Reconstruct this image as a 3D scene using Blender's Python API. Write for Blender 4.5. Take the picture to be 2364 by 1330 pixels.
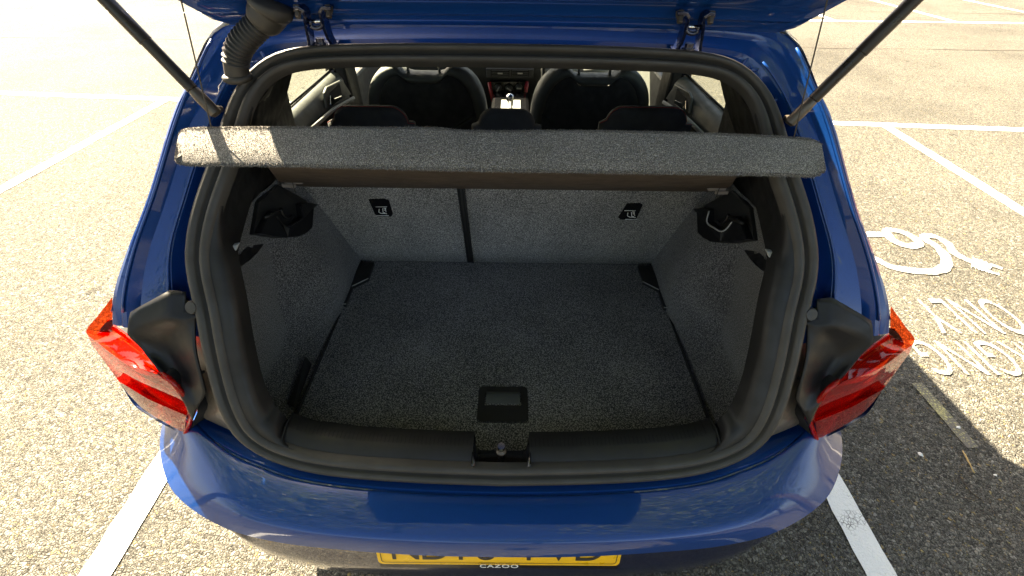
import bpy, bmesh, math, random
from mathutils import Vector, Matrix
random.seed(7)
for o in list(bpy.data.objects): bpy.data.objects.remove(o)
sc = bpy.context.scene
C = sc.collection
R = math.radians
V = Vector

# ------------------------------------------------------------------ camera
CAM = V((0.0141, -0.2653, 1.5532)); PITCH, YAW, ROLL = 0.7395, -0.0064, 0.0158
FPX, WPX, HPX = 963.35, 2364.0, 1330.0
_rt = V((math.cos(YAW), math.sin(YAW), 0)); _fh = V((-math.sin(YAW), math.cos(YAW), 0)); _up = V((0, 0, 1))
FWD = _fh * math.cos(PITCH) - _up * math.sin(PITCH)
_u = _fh * math.sin(PITCH) + _up * math.cos(PITCH)
RIGHT = _rt * math.cos(ROLL) + _u * math.sin(ROLL)
UP = -_rt * math.sin(ROLL) + _u * math.cos(ROLL)
cd = bpy.data.cameras.new('camera'); cam = bpy.data.objects.new('camera', cd); C.objects.link(cam)
cd.sensor_fit = 'HORIZONTAL'; cd.sensor_width = 36; cd.lens = FPX / WPX * 36
cd.clip_start = 0.02; cd.clip_end = 2000
M = Matrix((RIGHT, UP, -FWD)).transposed().to_4x4(); M.translation = CAM
cam.matrix_world = M
sc.camera = cam

# ------------------------------------------------------------------ light
TO_SUN = V((-1.0, 1.0, 1.07)).normalized()
w = bpy.data.worlds.new('World'); sc.world = w; w.use_nodes = True
nt = w.node_tree; bg = nt.nodes['Background']
sky = nt.nodes.new('ShaderNodeTexSky'); sky.sky_type = 'NISHITA'; sky.sun_disc = False
sky.sun_elevation = math.asin(TO_SUN.z); sky.sun_rotation = math.atan2(TO_SUN.x, TO_SUN.y)
sky.air_density = 0.8; sky.dust_density = 2.5; sky.ozone_density = 0.5
nt.links.new(sky.outputs[0], bg.inputs[0]); bg.inputs[1].default_value = 0.05
sd = bpy.data.lights.new('sun', 'SUN'); sun = bpy.data.objects.new('sun', sd); C.objects.link(sun)
sd.energy = 5.0; sd.angle = R(0.55); sd.color = (1.0, 0.93, 0.77)
sun.rotation_euler = (-TO_SUN).to_track_quat('-Z', 'Y').to_euler(); sun.location = (-6, 6, 10)
sc.view_settings.view_transform = 'Standard'; sc.view_settings.look = 'None'
sc.view_settings.gamma = 1; sc.view_settings.use_curve_mapping = False
sc.view_settings.exposure = 3.4
sc.view_settings.use_white_balance = True; sc.view_settings.white_balance_temperature = 7700; sc.view_settings.white_balance_tint = 11
sc.render.engine = 'CYCLES'
sc.cycles.max_bounces = 8; sc.cycles.transparent_max_bounces = 12

# ------------------------------------------------------------------ helpers
def at(u, v, x=None, y=None, z=None, S=None):
    d = FWD + RIGHT * ((u - WPX / 2) / FPX) - UP * ((v - HPX / 2) / FPX)
    if x is not None: return CAM + d * ((x - CAM.x) / d.x)
    if y is not None: return CAM + d * ((y - CAM.y) / d.y)
    if z is not None: return CAM + d * ((z - CAM.z) / d.z)
    lo = 0.1; step = 0.004; t = lo; f0 = None
    while t < 4:
        p = CAM + d * t; f = p.y - S(p.x, p.z)
        if f0 is not None and f0 * f <= 0:
            k = f0 / (f0 - f) if f0 != f else 0
            return CAM + d * (t - step + step * k)
        f0 = f; t += step
    raise ValueError('no hit %s' % ((u, v),))
def interp(x, xs, ys):
    if x <= xs[0]: return ys[0]
    for i in range(1, len(xs)):
        if x <= xs[i]:
            t = (x - xs[i-1]) / (xs[i] - xs[i-1]); return ys[i-1] + (ys[i] - ys[i-1]) * t
    return ys[-1]
def cat(pts, n, closed=False):
    """Catmull-Rom through pts, n samples spread by chord length"""
    P = [V(p) for p in pts]
    if closed: P = P + [P[0]]
    cum = [0]
    for i in range(1, len(P)): cum.append(cum[-1] + max(1e-6, (P[i] - P[i-1]).length))
    out = []
    for k in range(n):
        s = cum[-1] * k / (n if closed else n - 1)
        i = 0
        while i < len(P) - 2 and s > cum[i+1]: i += 1
        t = (s - cum[i]) / (cum[i+1] - cum[i])
        p1, p2 = P[i], P[i+1]
        p0 = P[i-1] if i > 0 else (P[-2] if closed else p1 * 2 - p2)
        p3 = P[i+2] if i + 2 < len(P) else (P[1] if closed else p2 * 2 - p1)
        d = cum[i+1] - cum[i]
        d0 = (p1 - p0).length or d; d2 = (p3 - p2).length or d
        m1 = ((p1 - p0) / d0 * 0.5 + (p2 - p1) / d * 0.5) * d
        m2 = ((p2 - p1) / d * 0.5 + (p3 - p2) / d2 * 0.5) * d
        t2, t3 = t*t, t*t*t
        out.append(p1*(2*t3-3*t2+1) + m1*(t3-2*t2+t) + p2*(-2*t3+3*t2) + m2*(t3-t2))
    return out
def mx(pts): return [V((-p[0], p[1], p[2])) for p in pts]
def both(half):
    """right half from the centre line outwards -> full left-to-right list"""
    return mx(half)[::-1] + [V(p) for p in half][1:]
def mat(name): return MATS[name]
def mesh(name, verts, faces, material, parent=None, smooth=True, sub=0, bevel=0, solid=0, auto=None, fixn=True):
    me = bpy.data.meshes.new(name)
    me.from_pydata([tuple(v) for v in verts], [], faces); me.validate(); 
    bm = bmesh.new(); bm.from_mesh(me)
    bmesh.ops.remove_doubles(bm, verts=bm.verts, dist=1e-5)
    if fixn: bmesh.ops.recalc_face_normals(bm, faces=bm.faces)
    bm.to_mesh(me); bm.free()
    for p in me.polygons: p.use_smooth = smooth
    if auto is not None:
        bm = bmesh.new(); bm.from_mesh(me)
        for e in bm.edges:
            if len(e.link_faces) == 2 and e.calc_face_angle(0) > R(auto): e.smooth = False
        bm.to_mesh(me); bm.free()
    o = bpy.data.objects.new(name, me); C.objects.link(o)
    me.materials.append(MATS[material])
    if solid:
        m = o.modifiers.new('s', 'SOLIDIFY'); m.thickness = solid; m.offset = -1
    if bevel:
        m = o.modifiers.new('b', 'BEVEL'); m.width = bevel; m.segments = 2; m.limit_method = 'ANGLE'; m.angle_limit = R(35)
    if sub:
        m = o.modifiers.new('d', 'SUBSURF'); m.levels = sub; m.render_levels = sub
    if parent: o.parent = parent
    return o
def grid_faces(rows, cols, cr=False, cc=False):
    f = []
    for i in range(rows - (0 if cr else 1)):
        for j in range(cols - (0 if cc else 1)):
            f.append((i*cols+j, i*cols+(j+1) % cols, ((i+1) % rows)*cols+(j+1) % cols, ((i+1) % rows)*cols+j))
    return f
def loft(name, rings, material, parent=None, cc=False, cr=False, cap=False, **k):
    n = len(rings[0]); vs = [p for r in rings for p in r]
    f = grid_faces(len(rings), n, cr, cc)
    if cap:
        f.append(tuple(range(n))); f.append(tuple(range((len(rings)-1)*n, len(rings)*n)))
    return mesh(name, vs, f, material, parent, **k)
def frames(path, ref=V((0, 0, 1))):
    out = []
    for i, p in enumerate(path):
        t = (path[min(i+1, len(path)-1)] - path[max(i-1, 0)]).normalized()
        a = t.cross(ref)
        if a.length < 1e-3: a = t.cross(V((1, 0, 0)))
        a.normalize(); out.append((p, t, a, a.cross(t).normalized()))
    return out
def tube(name, path, r, material, parent=None, n=10, ref=V((0, 0, 1)), cap=True, **k):
    path = [V(p) for p in path]; rings = []
    for i, (p, t, a, b) in enumerate(frames(path, ref)):
        rr = r[i] if isinstance(r, (list, tuple)) else r
        rings.append([p + (a*math.cos(2*math.pi*j/n) + b*math.sin(2*math.pi*j/n)) * rr for j in range(n)])
    return loft(name, rings, material, parent, cc=True, cap=cap, **k)
def box(name, lo, hi, material, parent=None, bevel=0.002, M4=None, **k):
    x0, y0, z0 = lo; x1, y1, z1 = hi
    vs = [V(p) for p in ((x0,y0,z0),(x1,y0,z0),(x1,y1,z0),(x0,y1,z0),(x0,y0,z1),(x1,y0,z1),(x1,y1,z1),(x0,y1,z1))]
    if M4: vs = [M4 @ v for v in vs]
    f = [(0,3,2,1),(4,5,6,7),(0,1,5,4),(1,2,6,5),(2,3,7,6),(3,0,4,7)]
    return mesh(name, vs, f, material, parent, smooth=False, bevel=bevel, **k)
def slab(name, outline, thick, material, parent=None, bevel=0.002, smooth=False, **k):
    """closed polygon in 3-D thickened along 'thick' (a vector)"""
    n = len(outline); t = V(thick)
    vs = [V(p) for p in outline] + [V(p) + t for p in outline]
    f = [tuple(range(n)), tuple(range(2*n-1, n-1, -1))] + [(i, (i+1) % n, n+(i+1) % n, n+i) for i in range(n)]
    return mesh(name, vs, f, material, parent, smooth=smooth, bevel=bevel, **k)
def empty(name, loc=(0, 0, 0)):
    o = bpy.data.objects.new(name, None); C.objects.link(o); o.location = loc; o.empty_display_size = .1; return o
def tag(o, label=None, cat_=None, group=None, kind=None):
    if label: o['label'] = label
    if cat_: o['category'] = cat_
    if group: o['group'] = group
    if kind: o['kind'] = kind
    return o
def text_mesh(name, s, size, material, M4, parent=None, extrude=0.0, align='CENTER', space=1.0, thin=0.0):
    cu = bpy.data.curves.new(name, 'FONT'); cu.body = s; cu.size = size; cu.align_x = align; cu.extrude = extrude
    cu.space_character = space; cu.offset = thin
    t = bpy.data.objects.new(name + '_tmp', cu); C.objects.link(t)
    bpy.context.view_layer.update()
    me = bpy.data.meshes.new_from_object(t.evaluated_get(bpy.context.evaluated_depsgraph_get()))
    bpy.data.objects.remove(t); me.name = name; me.transform(M4); me.materials.clear(); me.materials.append(MATS[material])
    o = bpy.data.objects.new(name, me); C.objects.link(o)
    if parent: o.parent = parent
    return o

# ------------------------------------------------------------------ materials
MATS = {}
def newmat(name):
    m = bpy.data.materials.new(name); m.use_nodes = True; MATS[name] = m
    n = m.node_tree.nodes; b = n['Principled BSDF']; return m, m.node_tree, b
def N(t, kind, **k):
    n = t.nodes.new(kind)
    for a, v in k.items(): setattr(n, a, v)
    return n
def L(t, a, b): t.links.new(a, b)
def coord(t, scale=1.0):
    tc = N(t, 'ShaderNodeTexCoord'); mp = N(t, 'ShaderNodeMapping'); L(t, tc.outputs['Object'], mp.inputs[0])
    mp.inputs['Scale'].default_value = (scale,)*3 if not isinstance(scale, tuple) else scale
    return mp.outputs[0]
def noise(t, vec, scale, detail=2.0, rough=.5):
    n = N(t, 'ShaderNodeTexNoise'); L(t, vec, n.inputs['Vector']); n.inputs['Scale'].default_value = scale
    n.inputs['Detail'].default_value = detail; n.inputs['Roughness'].default_value = rough; return n.outputs['Fac']
def ramp(t, fac, stops):
    r = N(t, 'ShaderNodeValToRGB'); L(t, fac, r.inputs[0]); e = r.color_ramp.elements
    while len(e) < len(stops): e.new(.5)
    for q, (p, c) in zip(e, stops): q.position = p; q.color = (c if len(c) == 4 else (*c, 1))
    return r.outputs[0]
def g(v): return (v, v, v)
def bump(t, b, height, strength, dist):
    n = N(t, 'ShaderNodeBump'); n.inputs['Strength'].default_value = strength; n.inputs['Distance'].default_value = dist
    L(t, height, n.inputs['Height']); L(t, n.outputs[0], b.inputs['Normal']); return n
def plain(name, col, rough=.5, metal=0, coat=0, spec=.5, bumpn=None, var=0.0):
    m, t, b = newmat(name)
    b.inputs['Base Color'].default_value = (*col, 1); b.inputs['Roughness'].default_value = rough
    b.inputs['Metallic'].default_value = metal; b.inputs['Coat Weight'].default_value = coat
    b.inputs['Coat Roughness'].default_value = .03; b.inputs['Specular IOR Level'].default_value = spec
    c = coord(t)
    if var:
        f = noise(t, c, 14, 4); 
        L(t, ramp(t, f, [(.3, tuple(x*(1-var) for x in col)), (.7, tuple(x*(1+var) for x in col))]), b.inputs['Base Color'])
        L(t, ramp(t, noise(t, c, 33, 5), [(.3, g(max(0, rough-.12))), (.7, g(min(1, rough+.12)))]), b.inputs['Roughness'])
    if bumpn: bump(t, b, noise(t, c, bumpn[0], 2), bumpn[1], bumpn[2])
    return b
# metallic blue paint with clear coat
b = plain('paint', (0.010, 0.030, 0.150), .42, .30, .85)
t = MATS['paint'].node_tree; c = coord(t)
L(t, ramp(t, noise(t, c, 2600, 0), [(.3, (0.0008, .026, .130)), (.75, (0.002, .054, .24))]), b.inputs['Base Color'])
b.inputs['Specular IOR Level'].default_value = .08
L(t, ramp(t, noise(t, c, 22, 6, .7), [(.42, g(.02)), (.75, g(.14))]), b.inputs['Coat Roughness'])
bp = N(t, 'ShaderNodeBump'); bp.inputs['Strength'].default_value = .03; bp.inputs['Distance'].default_value = .002
L(t, noise(t, c, 60, 3), bp.inputs['Height']); L(t, bp.outputs[0], b.inputs['Coat Normal'])
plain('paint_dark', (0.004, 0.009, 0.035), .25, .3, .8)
plain('taupe_satin', (0.105, 0.092, 0.072), .42, .30, .25, var=.15)  # taupe tone for the corner panels beside the seal
plain('rubber', (0.030, 0.027, 0.023), .55, bumpn=(900, .15, .001), var=.18)
plain('black_plastic', (0.012, 0.012, 0.012), .45, bumpn=(1500, .25, .0006), var=.2)
plain('trim_plastic', (0.010, 0.0095, 0.009), .5, 0, 0, .35, bumpn=(700, .10, .0008), var=.2)
plain('cover_plastic', (0.006, 0.006, 0.007), .42, 0, 0, .3, bumpn=(1200, .1, .0006), var=.25)
plain('gloss_black', (0.006, 0.006, 0.007), .18)
plain('gap_black', (0.004, 0.004, 0.004), .8)
plain('seat_fabric', (0.012, 0.012, 0.014), .9, bumpn=(1200, .4, .001), var=.2)
plain('headrest_fabric', (0.042, 0.040, 0.043), .9, bumpn=(1200, .4, .001), var=.15)
plain('seat_bolster', (0.050, 0.054, 0.052), .6, bumpn=(300, .2, .001), var=.12)
plain('door_trim', (0.085, 0.088, 0.082), .55, bumpn=(900, .2, .001), var=.12)
plain('dash_plastic', (0.030, 0.033, 0.035), .55, bumpn=(900, .2, .001))
plain('red_trim', (0.30, 0.012, 0.020), .25, .2, .8)
plain('red_thread', (0.22, 0.02, 0.02), .7)
plain('chrome', (0.75, 0.75, 0.74), .12, 1.0)
plain('steel_dark', (0.10, 0.085, 0.07), .38, .7, var=.3)
plain('strut_metal', (0.030, 0.024, 0.019), .34, .45, bumpn=(40, .1, .002), var=.25)
plain('white_print', (0.75, 0.75, 0.73), .6)
plain('plate_yellow', (0.86, 0.46, 0.012), .35, var=.05)
plain('plate_black', (0.012, 0.012, 0.012), .4)
plain('string', (0.05, 0.045, 0.04), .8)
plain('hose', (0.026, 0.024, 0.021), .55, var=.25)
plain('clip_plastic', (0.22, 0.19, 0.17), .5)
plain('tyre', (0.015, 0.015, 0.015), .8)
plain('grey_edge', (0.30, 0.30, 0.29), .5)
plain('shelf_under', (0.060, 0.040, 0.026), .85, bumpn=(700, .3, .001), var=.18)
plain('brick_wall', (0.30, 0.12, 0.08), .9, var=.25)
plain('roof_tile', (0.12, 0.07, 0.05), .9, var=.25)
plain('bark', (0.08, 0.06, 0.045), .95, bumpn=(20, .6, .03), var=.4)
b = plain('leaf_a', (0.12, 0.18, 0.040), .55, var=.5)
t = MATS['leaf_a'].node_tree; tl = N(t, 'ShaderNodeBsdfTranslucent'); tl.inputs[0].default_value = (.22, .27, .06, 1)
ms = N(t, 'ShaderNodeMixShader'); ms.inputs[0].default_value = .45; L(t, b.outputs[0], ms.inputs[1]); L(t, tl.outputs[0], ms.inputs[2]); L(t, ms.outputs[0], t.nodes['Material Output'].inputs[0])
plain('straw', (0.42, 0.30, 0.13), .8); plain('twig', (0.05, 0.04, 0.03), .9); plain('paper', (0.8, 0.8, 0.8), .8)
# carpet
def carpet(name, lo, hi, tint=(1, 1, 1), scale=330, bs=.9):
    m, t, b = newmat(name); c = coord(t)
    n1 = noise(t, c, scale, 1.5, .7)
    big = noise(t, c, 6, 3)
    mxn = N(t, 'ShaderNodeMath', operation='ADD'); L(t, n1, mxn.inputs[0])
    m2 = N(t, 'ShaderNodeMath', operation='MULTIPLY'); L(t, big, m2.inputs[0]); m2.inputs[1].default_value = .14
    L(t, m2.outputs[0], mxn.inputs[1])
    col = ramp(t, mxn.outputs[0], [(.45, tuple(lo*x for x in tint)), (.58, tuple((lo*.75+hi*.25)*x for x in tint)), (.70, tuple(hi*x for x in tint))])
    L(t, col, b.inputs['Base Color']); b.inputs['Roughness'].default_value = 1; b.inputs['Specular IOR Level'].default_value = .15
    b.inputs['Sheen Weight'].default_value = .25; b.inputs['Sheen Roughness'].default_value = .6
    bump(t, b, n1, bs, .004)
carpet('carpet', .004, .27, (1, .96, .94), 350)
carpet('carpet_wall', .007, .22, (1, .95, .92), 420)
carpet('carpet_seat', .016, .42, (1, .94, .88), 420)
carpet('carpet_shelf', .085, .44, (1, .92, .83), 560)
# asphalt with exposed stone
m, t, b = newmat('asphalt'); c = coord(t)
wob = N(t, 'ShaderNodeTexNoise'); L(t, c, wob.inputs['Vector']); wob.inputs['Scale'].default_value = 70; wob.inputs['Detail'].default_value = 2
wv = N(t, 'ShaderNodeVectorMath', operation='MULTIPLY_ADD'); L(t, wob.outputs['Color'], wv.inputs[0]); wv.inputs[1].default_value = (.010, .010, .010); L(t, c, wv.inputs[2])
def stones(sc_, seed):
    mp = N(t, 'ShaderNodeMapping'); L(t, wv.outputs[0], mp.inputs[0]); mp.inputs['Location'].default_value = (seed, seed*.7, 0)
    vo = N(t, 'ShaderNodeTexVoronoi'); L(t, mp.outputs[0], vo.inputs['Vector']); vo.inputs['Scale'].default_value = sc_
    vd = N(t, 'ShaderNodeTexVoronoi', feature='DISTANCE_TO_EDGE'); L(t, mp.outputs[0], vd.inputs['Vector']); vd.inputs['Scale'].default_value = sc_
    sp = N(t, 'ShaderNodeSeparateColor'); L(t, vo.outputs['Color'], sp.inputs[0]); return sp, vd.outputs['Distance']
sA, eA = stones(95, 0); sB, eB = stones(190, 3.1)
pick = ramp(t, noise(t, c, 38, 2), [(.47, g(0)), (.53, g(1))])
def mixf(a, b_, fac):
    m_ = N(t, 'ShaderNodeMix', data_type='FLOAT'); L(t, fac, m_.inputs[0]); L(t, a, m_.inputs[2]); L(t, b_, m_.inputs[3]); return m_.outputs[0]
tone = mixf(sA.outputs[0], sB.outputs[0], pick); hgt = mixf(sA.outputs[1], sB.outputs[1], pick); ed = mixf(eA, eB, pick)
stone = ramp(t, tone, [(0, (.050, .048, .042)), (.3, (.108, .103, .090)), (.7, (.165, .157, .136)), (.93, (.24, .23, .20)), (.97, (.24, .17, .08)), (1, (.28, .24, .12))])
edge = ramp(t, ed, [(.01, g(.22)), (.11, g(1))])
pat = ramp(t, noise(t, c, .55, 7, .62), [(.28, g(.62)), (.5, g(.98)), (.75, g(1.16))])
spots = ramp(t, noise(t, c, 7, 3, .5), [(.26, g(.55)), (.33, g(1))])
def mul(a, b_):
    m_ = N(t, 'ShaderNodeMix', data_type='RGBA', blend_type='MULTIPLY'); m_.inputs[0].default_value = 1; L(t, a, m_.inputs[6]); L(t, b_, m_.inputs[7]); return m_.outputs[2]
L(t, mul(mul(mul(stone, edge), pat), spots), b.inputs['Base Color']); b.inputs['Roughness'].default_value = .9
b.inputs['Specular IOR Level'].default_value = .15
ed2 = N(t, 'ShaderNodeMath', operation='MINIMUM'); L(t, ed, ed2.inputs[0]); ed2.inputs[1].default_value = .28
hh = N(t, 'ShaderNodeMath', operation='MULTIPLY_ADD'); L(t, hgt, hh.inputs[0]); hh.inputs[1].default_value = .35; L(t, ed2.outputs[0], hh.inputs[2])
bump(t, b, hh.outputs[0], 1.0, .011)
# worn white road paint
def roadpaint(name, col, wear0, wear1):
    m, t, b = newmat(name); c = coord(t)
    vd = N(t, 'ShaderNodeTexVoronoi', feature='DISTANCE_TO_EDGE'); L(t, c, vd.inputs['Vector']); vd.inputs['Scale'].default_value = 85
    n = noise(t, c, 9, 6, .65)
    a = N(t, 'ShaderNodeMath', operation='ADD'); L(t, vd.outputs['Distance'], a.inputs[0]); L(t, n, a.inputs[1])
    f = ramp(t, a.outputs[0], [(wear0, g(0)), (wear1, g(1))])
    mixn = N(t, 'ShaderNodeMix', data_type='RGBA'); L(t, f, mixn.inputs[0])
    mixn.inputs[6].default_value = (.11, .10, .085, 1); mixn.inputs[7].default_value = (*col, 1)
    L(t, mixn.outputs[2], b.inputs['Base Color']); b.inputs['Roughness'].default_value = .7
    e2 = N(t, 'ShaderNodeMath', operation='MINIMUM'); L(t, vd.outputs['Distance'], e2.inputs[0]); e2.inputs[1].default_value = .25
    bump(t, b, e2.outputs[0], .7, .007)
roadpaint('line_white', (.78, .77, .74), .34, .52)
roadpaint('line_worn', (.70, .69, .66), .54, .86)
roadpaint('line_yellow', (.42, .39, .16), .58, 1.1)
def schlick(t, f0, f1):
    lw = N(t, 'ShaderNodeLayerWeight'); lw.inputs[0].default_value = .5
    pw = N(t, 'ShaderNodeMath', operation='POWER'); L(t, lw.outputs['Facing'], pw.inputs[0]); pw.inputs[1].default_value = 4.5
    ma = N(t, 'ShaderNodeMath', operation='MULTIPLY_ADD'); L(t, pw.outputs[0], ma.inputs[0]); ma.inputs[1].default_value = f1; ma.inputs[2].default_value = f0
    return ma.outputs[0]
# red lamp lens: thin coloured plastic
m, t, b = newmat('red_lens'); t.nodes.remove(b); out = t.nodes['Material Output']
tr = N(t, 'ShaderNodeBsdfTransparent'); tr.inputs[0].default_value = (.80, .030, .022, 1)
gl = N(t, 'ShaderNodeBsdfGlossy'); gl.inputs['Roughness'].default_value = .03; gl.inputs[0].default_value = (1, 1, 1, 1)
df = N(t, 'ShaderNodeBsdfDiffuse'); df.inputs[0].default_value = (.55, .012, .010, 1)
mA = N(t, 'ShaderNodeMixShader'); mA.inputs[0].default_value = .35; L(t, tr.outputs[0], mA.inputs[1]); L(t, df.outputs[0], mA.inputs[2])
mB = N(t, 'ShaderNodeMixShader'); L(t, schlick(t, .05, .75), mB.inputs[0]); L(t, mA.outputs[0], mB.inputs[1]); L(t, gl.outputs[0], mB.inputs[2])
L(t, mB.outputs[0], out.inputs[0])
m2 = MATS['red_lens'].copy(); m2.name = 'red_lens_deep'; MATS['red_lens_deep'] = m2
for nd in m2.node_tree.nodes:
    if nd.type == 'MATH' and nd.operation == 'MULTIPLY_ADD': nd.inputs[2].default_value = .03; nd.inputs[1].default_value = .30
    if nd.type == 'BSDF_TRANSPARENT': nd.inputs[0].default_value = (.95, .13, .035, 1)
    if nd.type == 'BSDF_DIFFUSE': nd.inputs[0].default_value = (.75, .012, .008, 1)
plain('amber_reflector', (.95, .45, .10), .2, .9)
plain('lamp_reflector', (.75, .30, .22), .25, .8); plain('lamp_dark', (.10, .012, .012), .3)
# window glass
m, t, b = newmat('glass'); t.nodes.remove(b); out = t.nodes['Material Output']
tr = N(t, 'ShaderNodeBsdfTransparent'); tr.inputs[0].default_value = (.80, .86, .80, 1)
gl = N(t, 'ShaderNodeBsdfGlossy'); gl.inputs['Roughness'].default_value = .01
mB = N(t, 'ShaderNodeMixShader'); L(t, schlick(t, .04, .8), mB.inputs[0]); L(t, tr.outputs[0], mB.inputs[1]); L(t, gl.outputs[0], mB.inputs[2])
L(t, mB.outputs[0], out.inputs[0])

mt = MATS['glass'].copy(); mt.name = 'tinted_glass'; MATS['tinted_glass'] = mt
for nd in mt.node_tree.nodes:
    if nd.type == 'BSDF_TRANSPARENT': nd.inputs[0].default_value = (.10, .11, .11, 1)

# ------------------------------------------------------------------ ground and markings
S_ = 160
ground = mesh('ground', [(-S_, -S_, 0), (S_, -S_, 0), (S_, S_, 0), (-S_, S_, 0)], [(0, 1, 2, 3)], 'asphalt'); tag(ground, kind='structure')
def stripe(p, q, wd, material='line_white', z=.004, name='bay_line'):
    p, q = V((*p, 0)), V((*q, 0)); d = (q - p).normalized(); n = V((-d.y, d.x, 0)) * wd / 2
    k = max(2, int((q - p).length / .06)); vs = []; rn = random.Random(hash((round(p.x, 2), round(q.y, 2))))
    for i in range(k + 1):
        a = p + (q - p) * i / k
        vs += [a + n * (1 + rn.uniform(-.09, .09)) + V((0, 0, z)), a - n * (1 + rn.uniform(-.09, .09)) + V((0, 0, z))]
    f = [(2*i, 2*i+1, 2*i+3, 2*i+2) for i in range(k)]
    o = mesh(name, vs, f, material, smooth=False); tag(o, kind='structure'); return o
for x0, x1 in ((-6.14, -6.10), (-3.70, -3.665), (-1.275, -1.25), (1.185, 1.25), (3.52, 3.70), (6.05, 6.12)):
    yf = 4.13 - .0625 * x1
    stripe((x0, -1.1), (x1, yf - .06), .098)
stripe((-16, 5.13), (16, 3.13), .10, z=.0042)
stripe((-14, 9.0), (18, 9.35), .11)
for x in (1.4, 3.85, 6.25, 8.65, 11.1, 13.5): stripe((x, 9.3), (x + .05, 14.2), .11, z=.0042)
stripe(at(2115, 885, z=0).to_2d(), at(2245, 1035, z=0).to_2d(), .05, 'line_yellow')
stripe((9.5, 12.6), (18, 12.4), .12, 'line_yellow')
for (a, c_) in (((-12, 10.5), (16, 10.2)), ((-9, 7.0), (12, 7.05))):     # joints in the surfacing
    pts = [V((*a, 0)).lerp(V((*c_, 0)), i/60) + V((0, random.uniform(-.02, .02), 0)) for i in range(61)]
    wds = [random.uniform(.004, .022) for _ in pts]
    o = mesh('surface_joint', [p + V((0, s*wd, .004)) for p, wd in zip(pts, wds) for s in (1, -1)], [(2*i, 2*i+1, 2*i+3, 2*i+2) for i in range(60)], 'twig', smooth=False); tag(o, kind='structure')
def ground_stroke(px, wd, z=.0045, closed=False, n=26):
    P = cat([at(*p, z=0) for p in px], n, closed)
    vs = []
    for i, p in enumerate(P):
        tt = (P[(i+1) % n if closed else min(i+1, n-1)] - P[i-1 if (closed or i) else 0]).normalized(); q = V((-tt.y, tt.x, 0)) * wd * random.uniform(.85, 1.15)
        vs += [p + q + V((0, 0, z)), p - q + V((0, 0, z))]
    f = [(2*i, 2*i+1, 2*i+3, 2*i+2) for i in range(n-1)]
    if closed: f.append((2*n-2, 2*n-1, 1, 0))
    return vs, f
ev_v, ev_f = [], []
for k, (px, wd, cl) in enumerate((
    ([(1960, 545), (2011, 542), (2041, 542)], .028, False),
    ([(2047, 533), (2080, 536), (2110, 551), (2121, 563), (2095, 569), (2062, 557)], .028, True),
    ([(1960, 570), (2026, 602), (2056, 617), (2110, 626), (2156, 628), (2183, 614), (2177, 587), (2159, 569), (2131, 551), (2141, 545), (2165, 550), (2186, 563), (2201, 584), (2231, 601), (2245, 606)], .028, False),
    ([(2242, 606), (2265, 614), (2286, 622)], .062, False),
    ([(2284, 612), (2312, 622)], .014, False), ([(2276, 627), (2306, 635)], .014, False))):
    v_, f_ = ground_stroke(px, wd, .0045 + k*.0004, cl, 40 if len(px) > 8 else 22)
    n0 = len(ev_v); ev_v += v_; ev_f += [tuple(i + n0 for i in q) for q in f_]
o = mesh('charging_symbol', ev_v, ev_f, 'line_worn', smooth=False); tag(o, kind='structure')
for s, cx_, cy_, sx, sy in (('ONLY', 2.42, 1.385, .20, .37), ('CHARGING', 2.42, 1.085, .20, .30)):
    M4 = Matrix.Translation((cx_, cy_, .005)) @ Matrix.Rotation(math.pi, 4, 'Z') @ Matrix.Diagonal((sx, sy, 1, 1))
    o = text_mesh('road_lettering', s, 1.0, 'line_worn', M4 @ Matrix.Diagonal((.9, 1, 1, 1)), thin=-.005); tag(o, kind='structure')

# ------------------------------------------------------------------ car
car = empty('hatchback_car', (0, .6, 0))
tag(car, 'blue five-door hatchback parked in a bay with its tailgate raised', 'car')
def cpart(o):
    """parent keeping world coordinates (root sits at its base)"""
    o.parent = car; o.matrix_parent_inverse = Matrix.Translation((0, -.6, 0)); return o
_mesh = mesh
def mesh(name, verts, faces, material, parent=None, **k):
    o = _mesh(name, verts, faces, material, None, **k)
    if parent is car: cpart(o)
    elif parent is not None: o.parent = parent
    return o
ZS = [.45, .60, .68, .80, .95, 1.1, 1.25, 1.38, 1.5]; YS = [.04, .085, .10, .14, .22, .33, .47, .60, .72]
def Gs(x, z): return interp(z, ZS, YS) + .06 * (x / .6) ** 2
def nrm(p):
    e = .06
    dz = (interp(p.z+e, ZS, YS) - interp(p.z-e, ZS, YS)) / (2*e)
    return V((.12 * p.x / .36, -1, dz)).normalized()
SEAL = [(0,.099,.677),(.185,.105,.675),(.36,.119,.672),(.43,.130,.676),(.50,.146,.698),(.545,.165,.732),(.565,.190,.797),(.577,.229,.863),(.58,.262,.925),(.584,.297,.979),(.5965,.335,1.027),(.598,.362,1.062),(.5865,.391,1.105),(.571,.4265,1.147),(.5515,.46,1.186),(.5245,.51,1.2445),(.5115,.538,1.275),(.494,.56,1.30),(.466,.58,1.324),(.424,.5945,1.346),(.355,.598,1.358),(.28,.594,1.363),(.15,.589,1.367),(0,.588,1.368)]
HALF = cat(SEAL, 91)
for _ in range(2): HALF = [HALF[0]] + [(HALF[i-1] + HALF[i]*2 + HALF[i+1]) / 4 for i in range(1, 90)] + [HALF[-1]]
LOOP = HALF + mx(HALF)[::-1][1:-1]            # closed, 180 points
NL = len(LOOP)
FR = []
for i, p in enumerate(LOOP):
    tt = (LOOP[(i+1) % NL] - LOOP[i-1]).normalized(); nn = nrm(p); nn = (nn - tt * nn.dot(tt)).normalized()
    oo = tt.cross(nn).normalized()
    ctr = V((0, .35, 1.0)); 
    if oo.dot(p - ctr) < 0: oo = -oo
    FR.append((p, tt, nn, oo))
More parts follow.
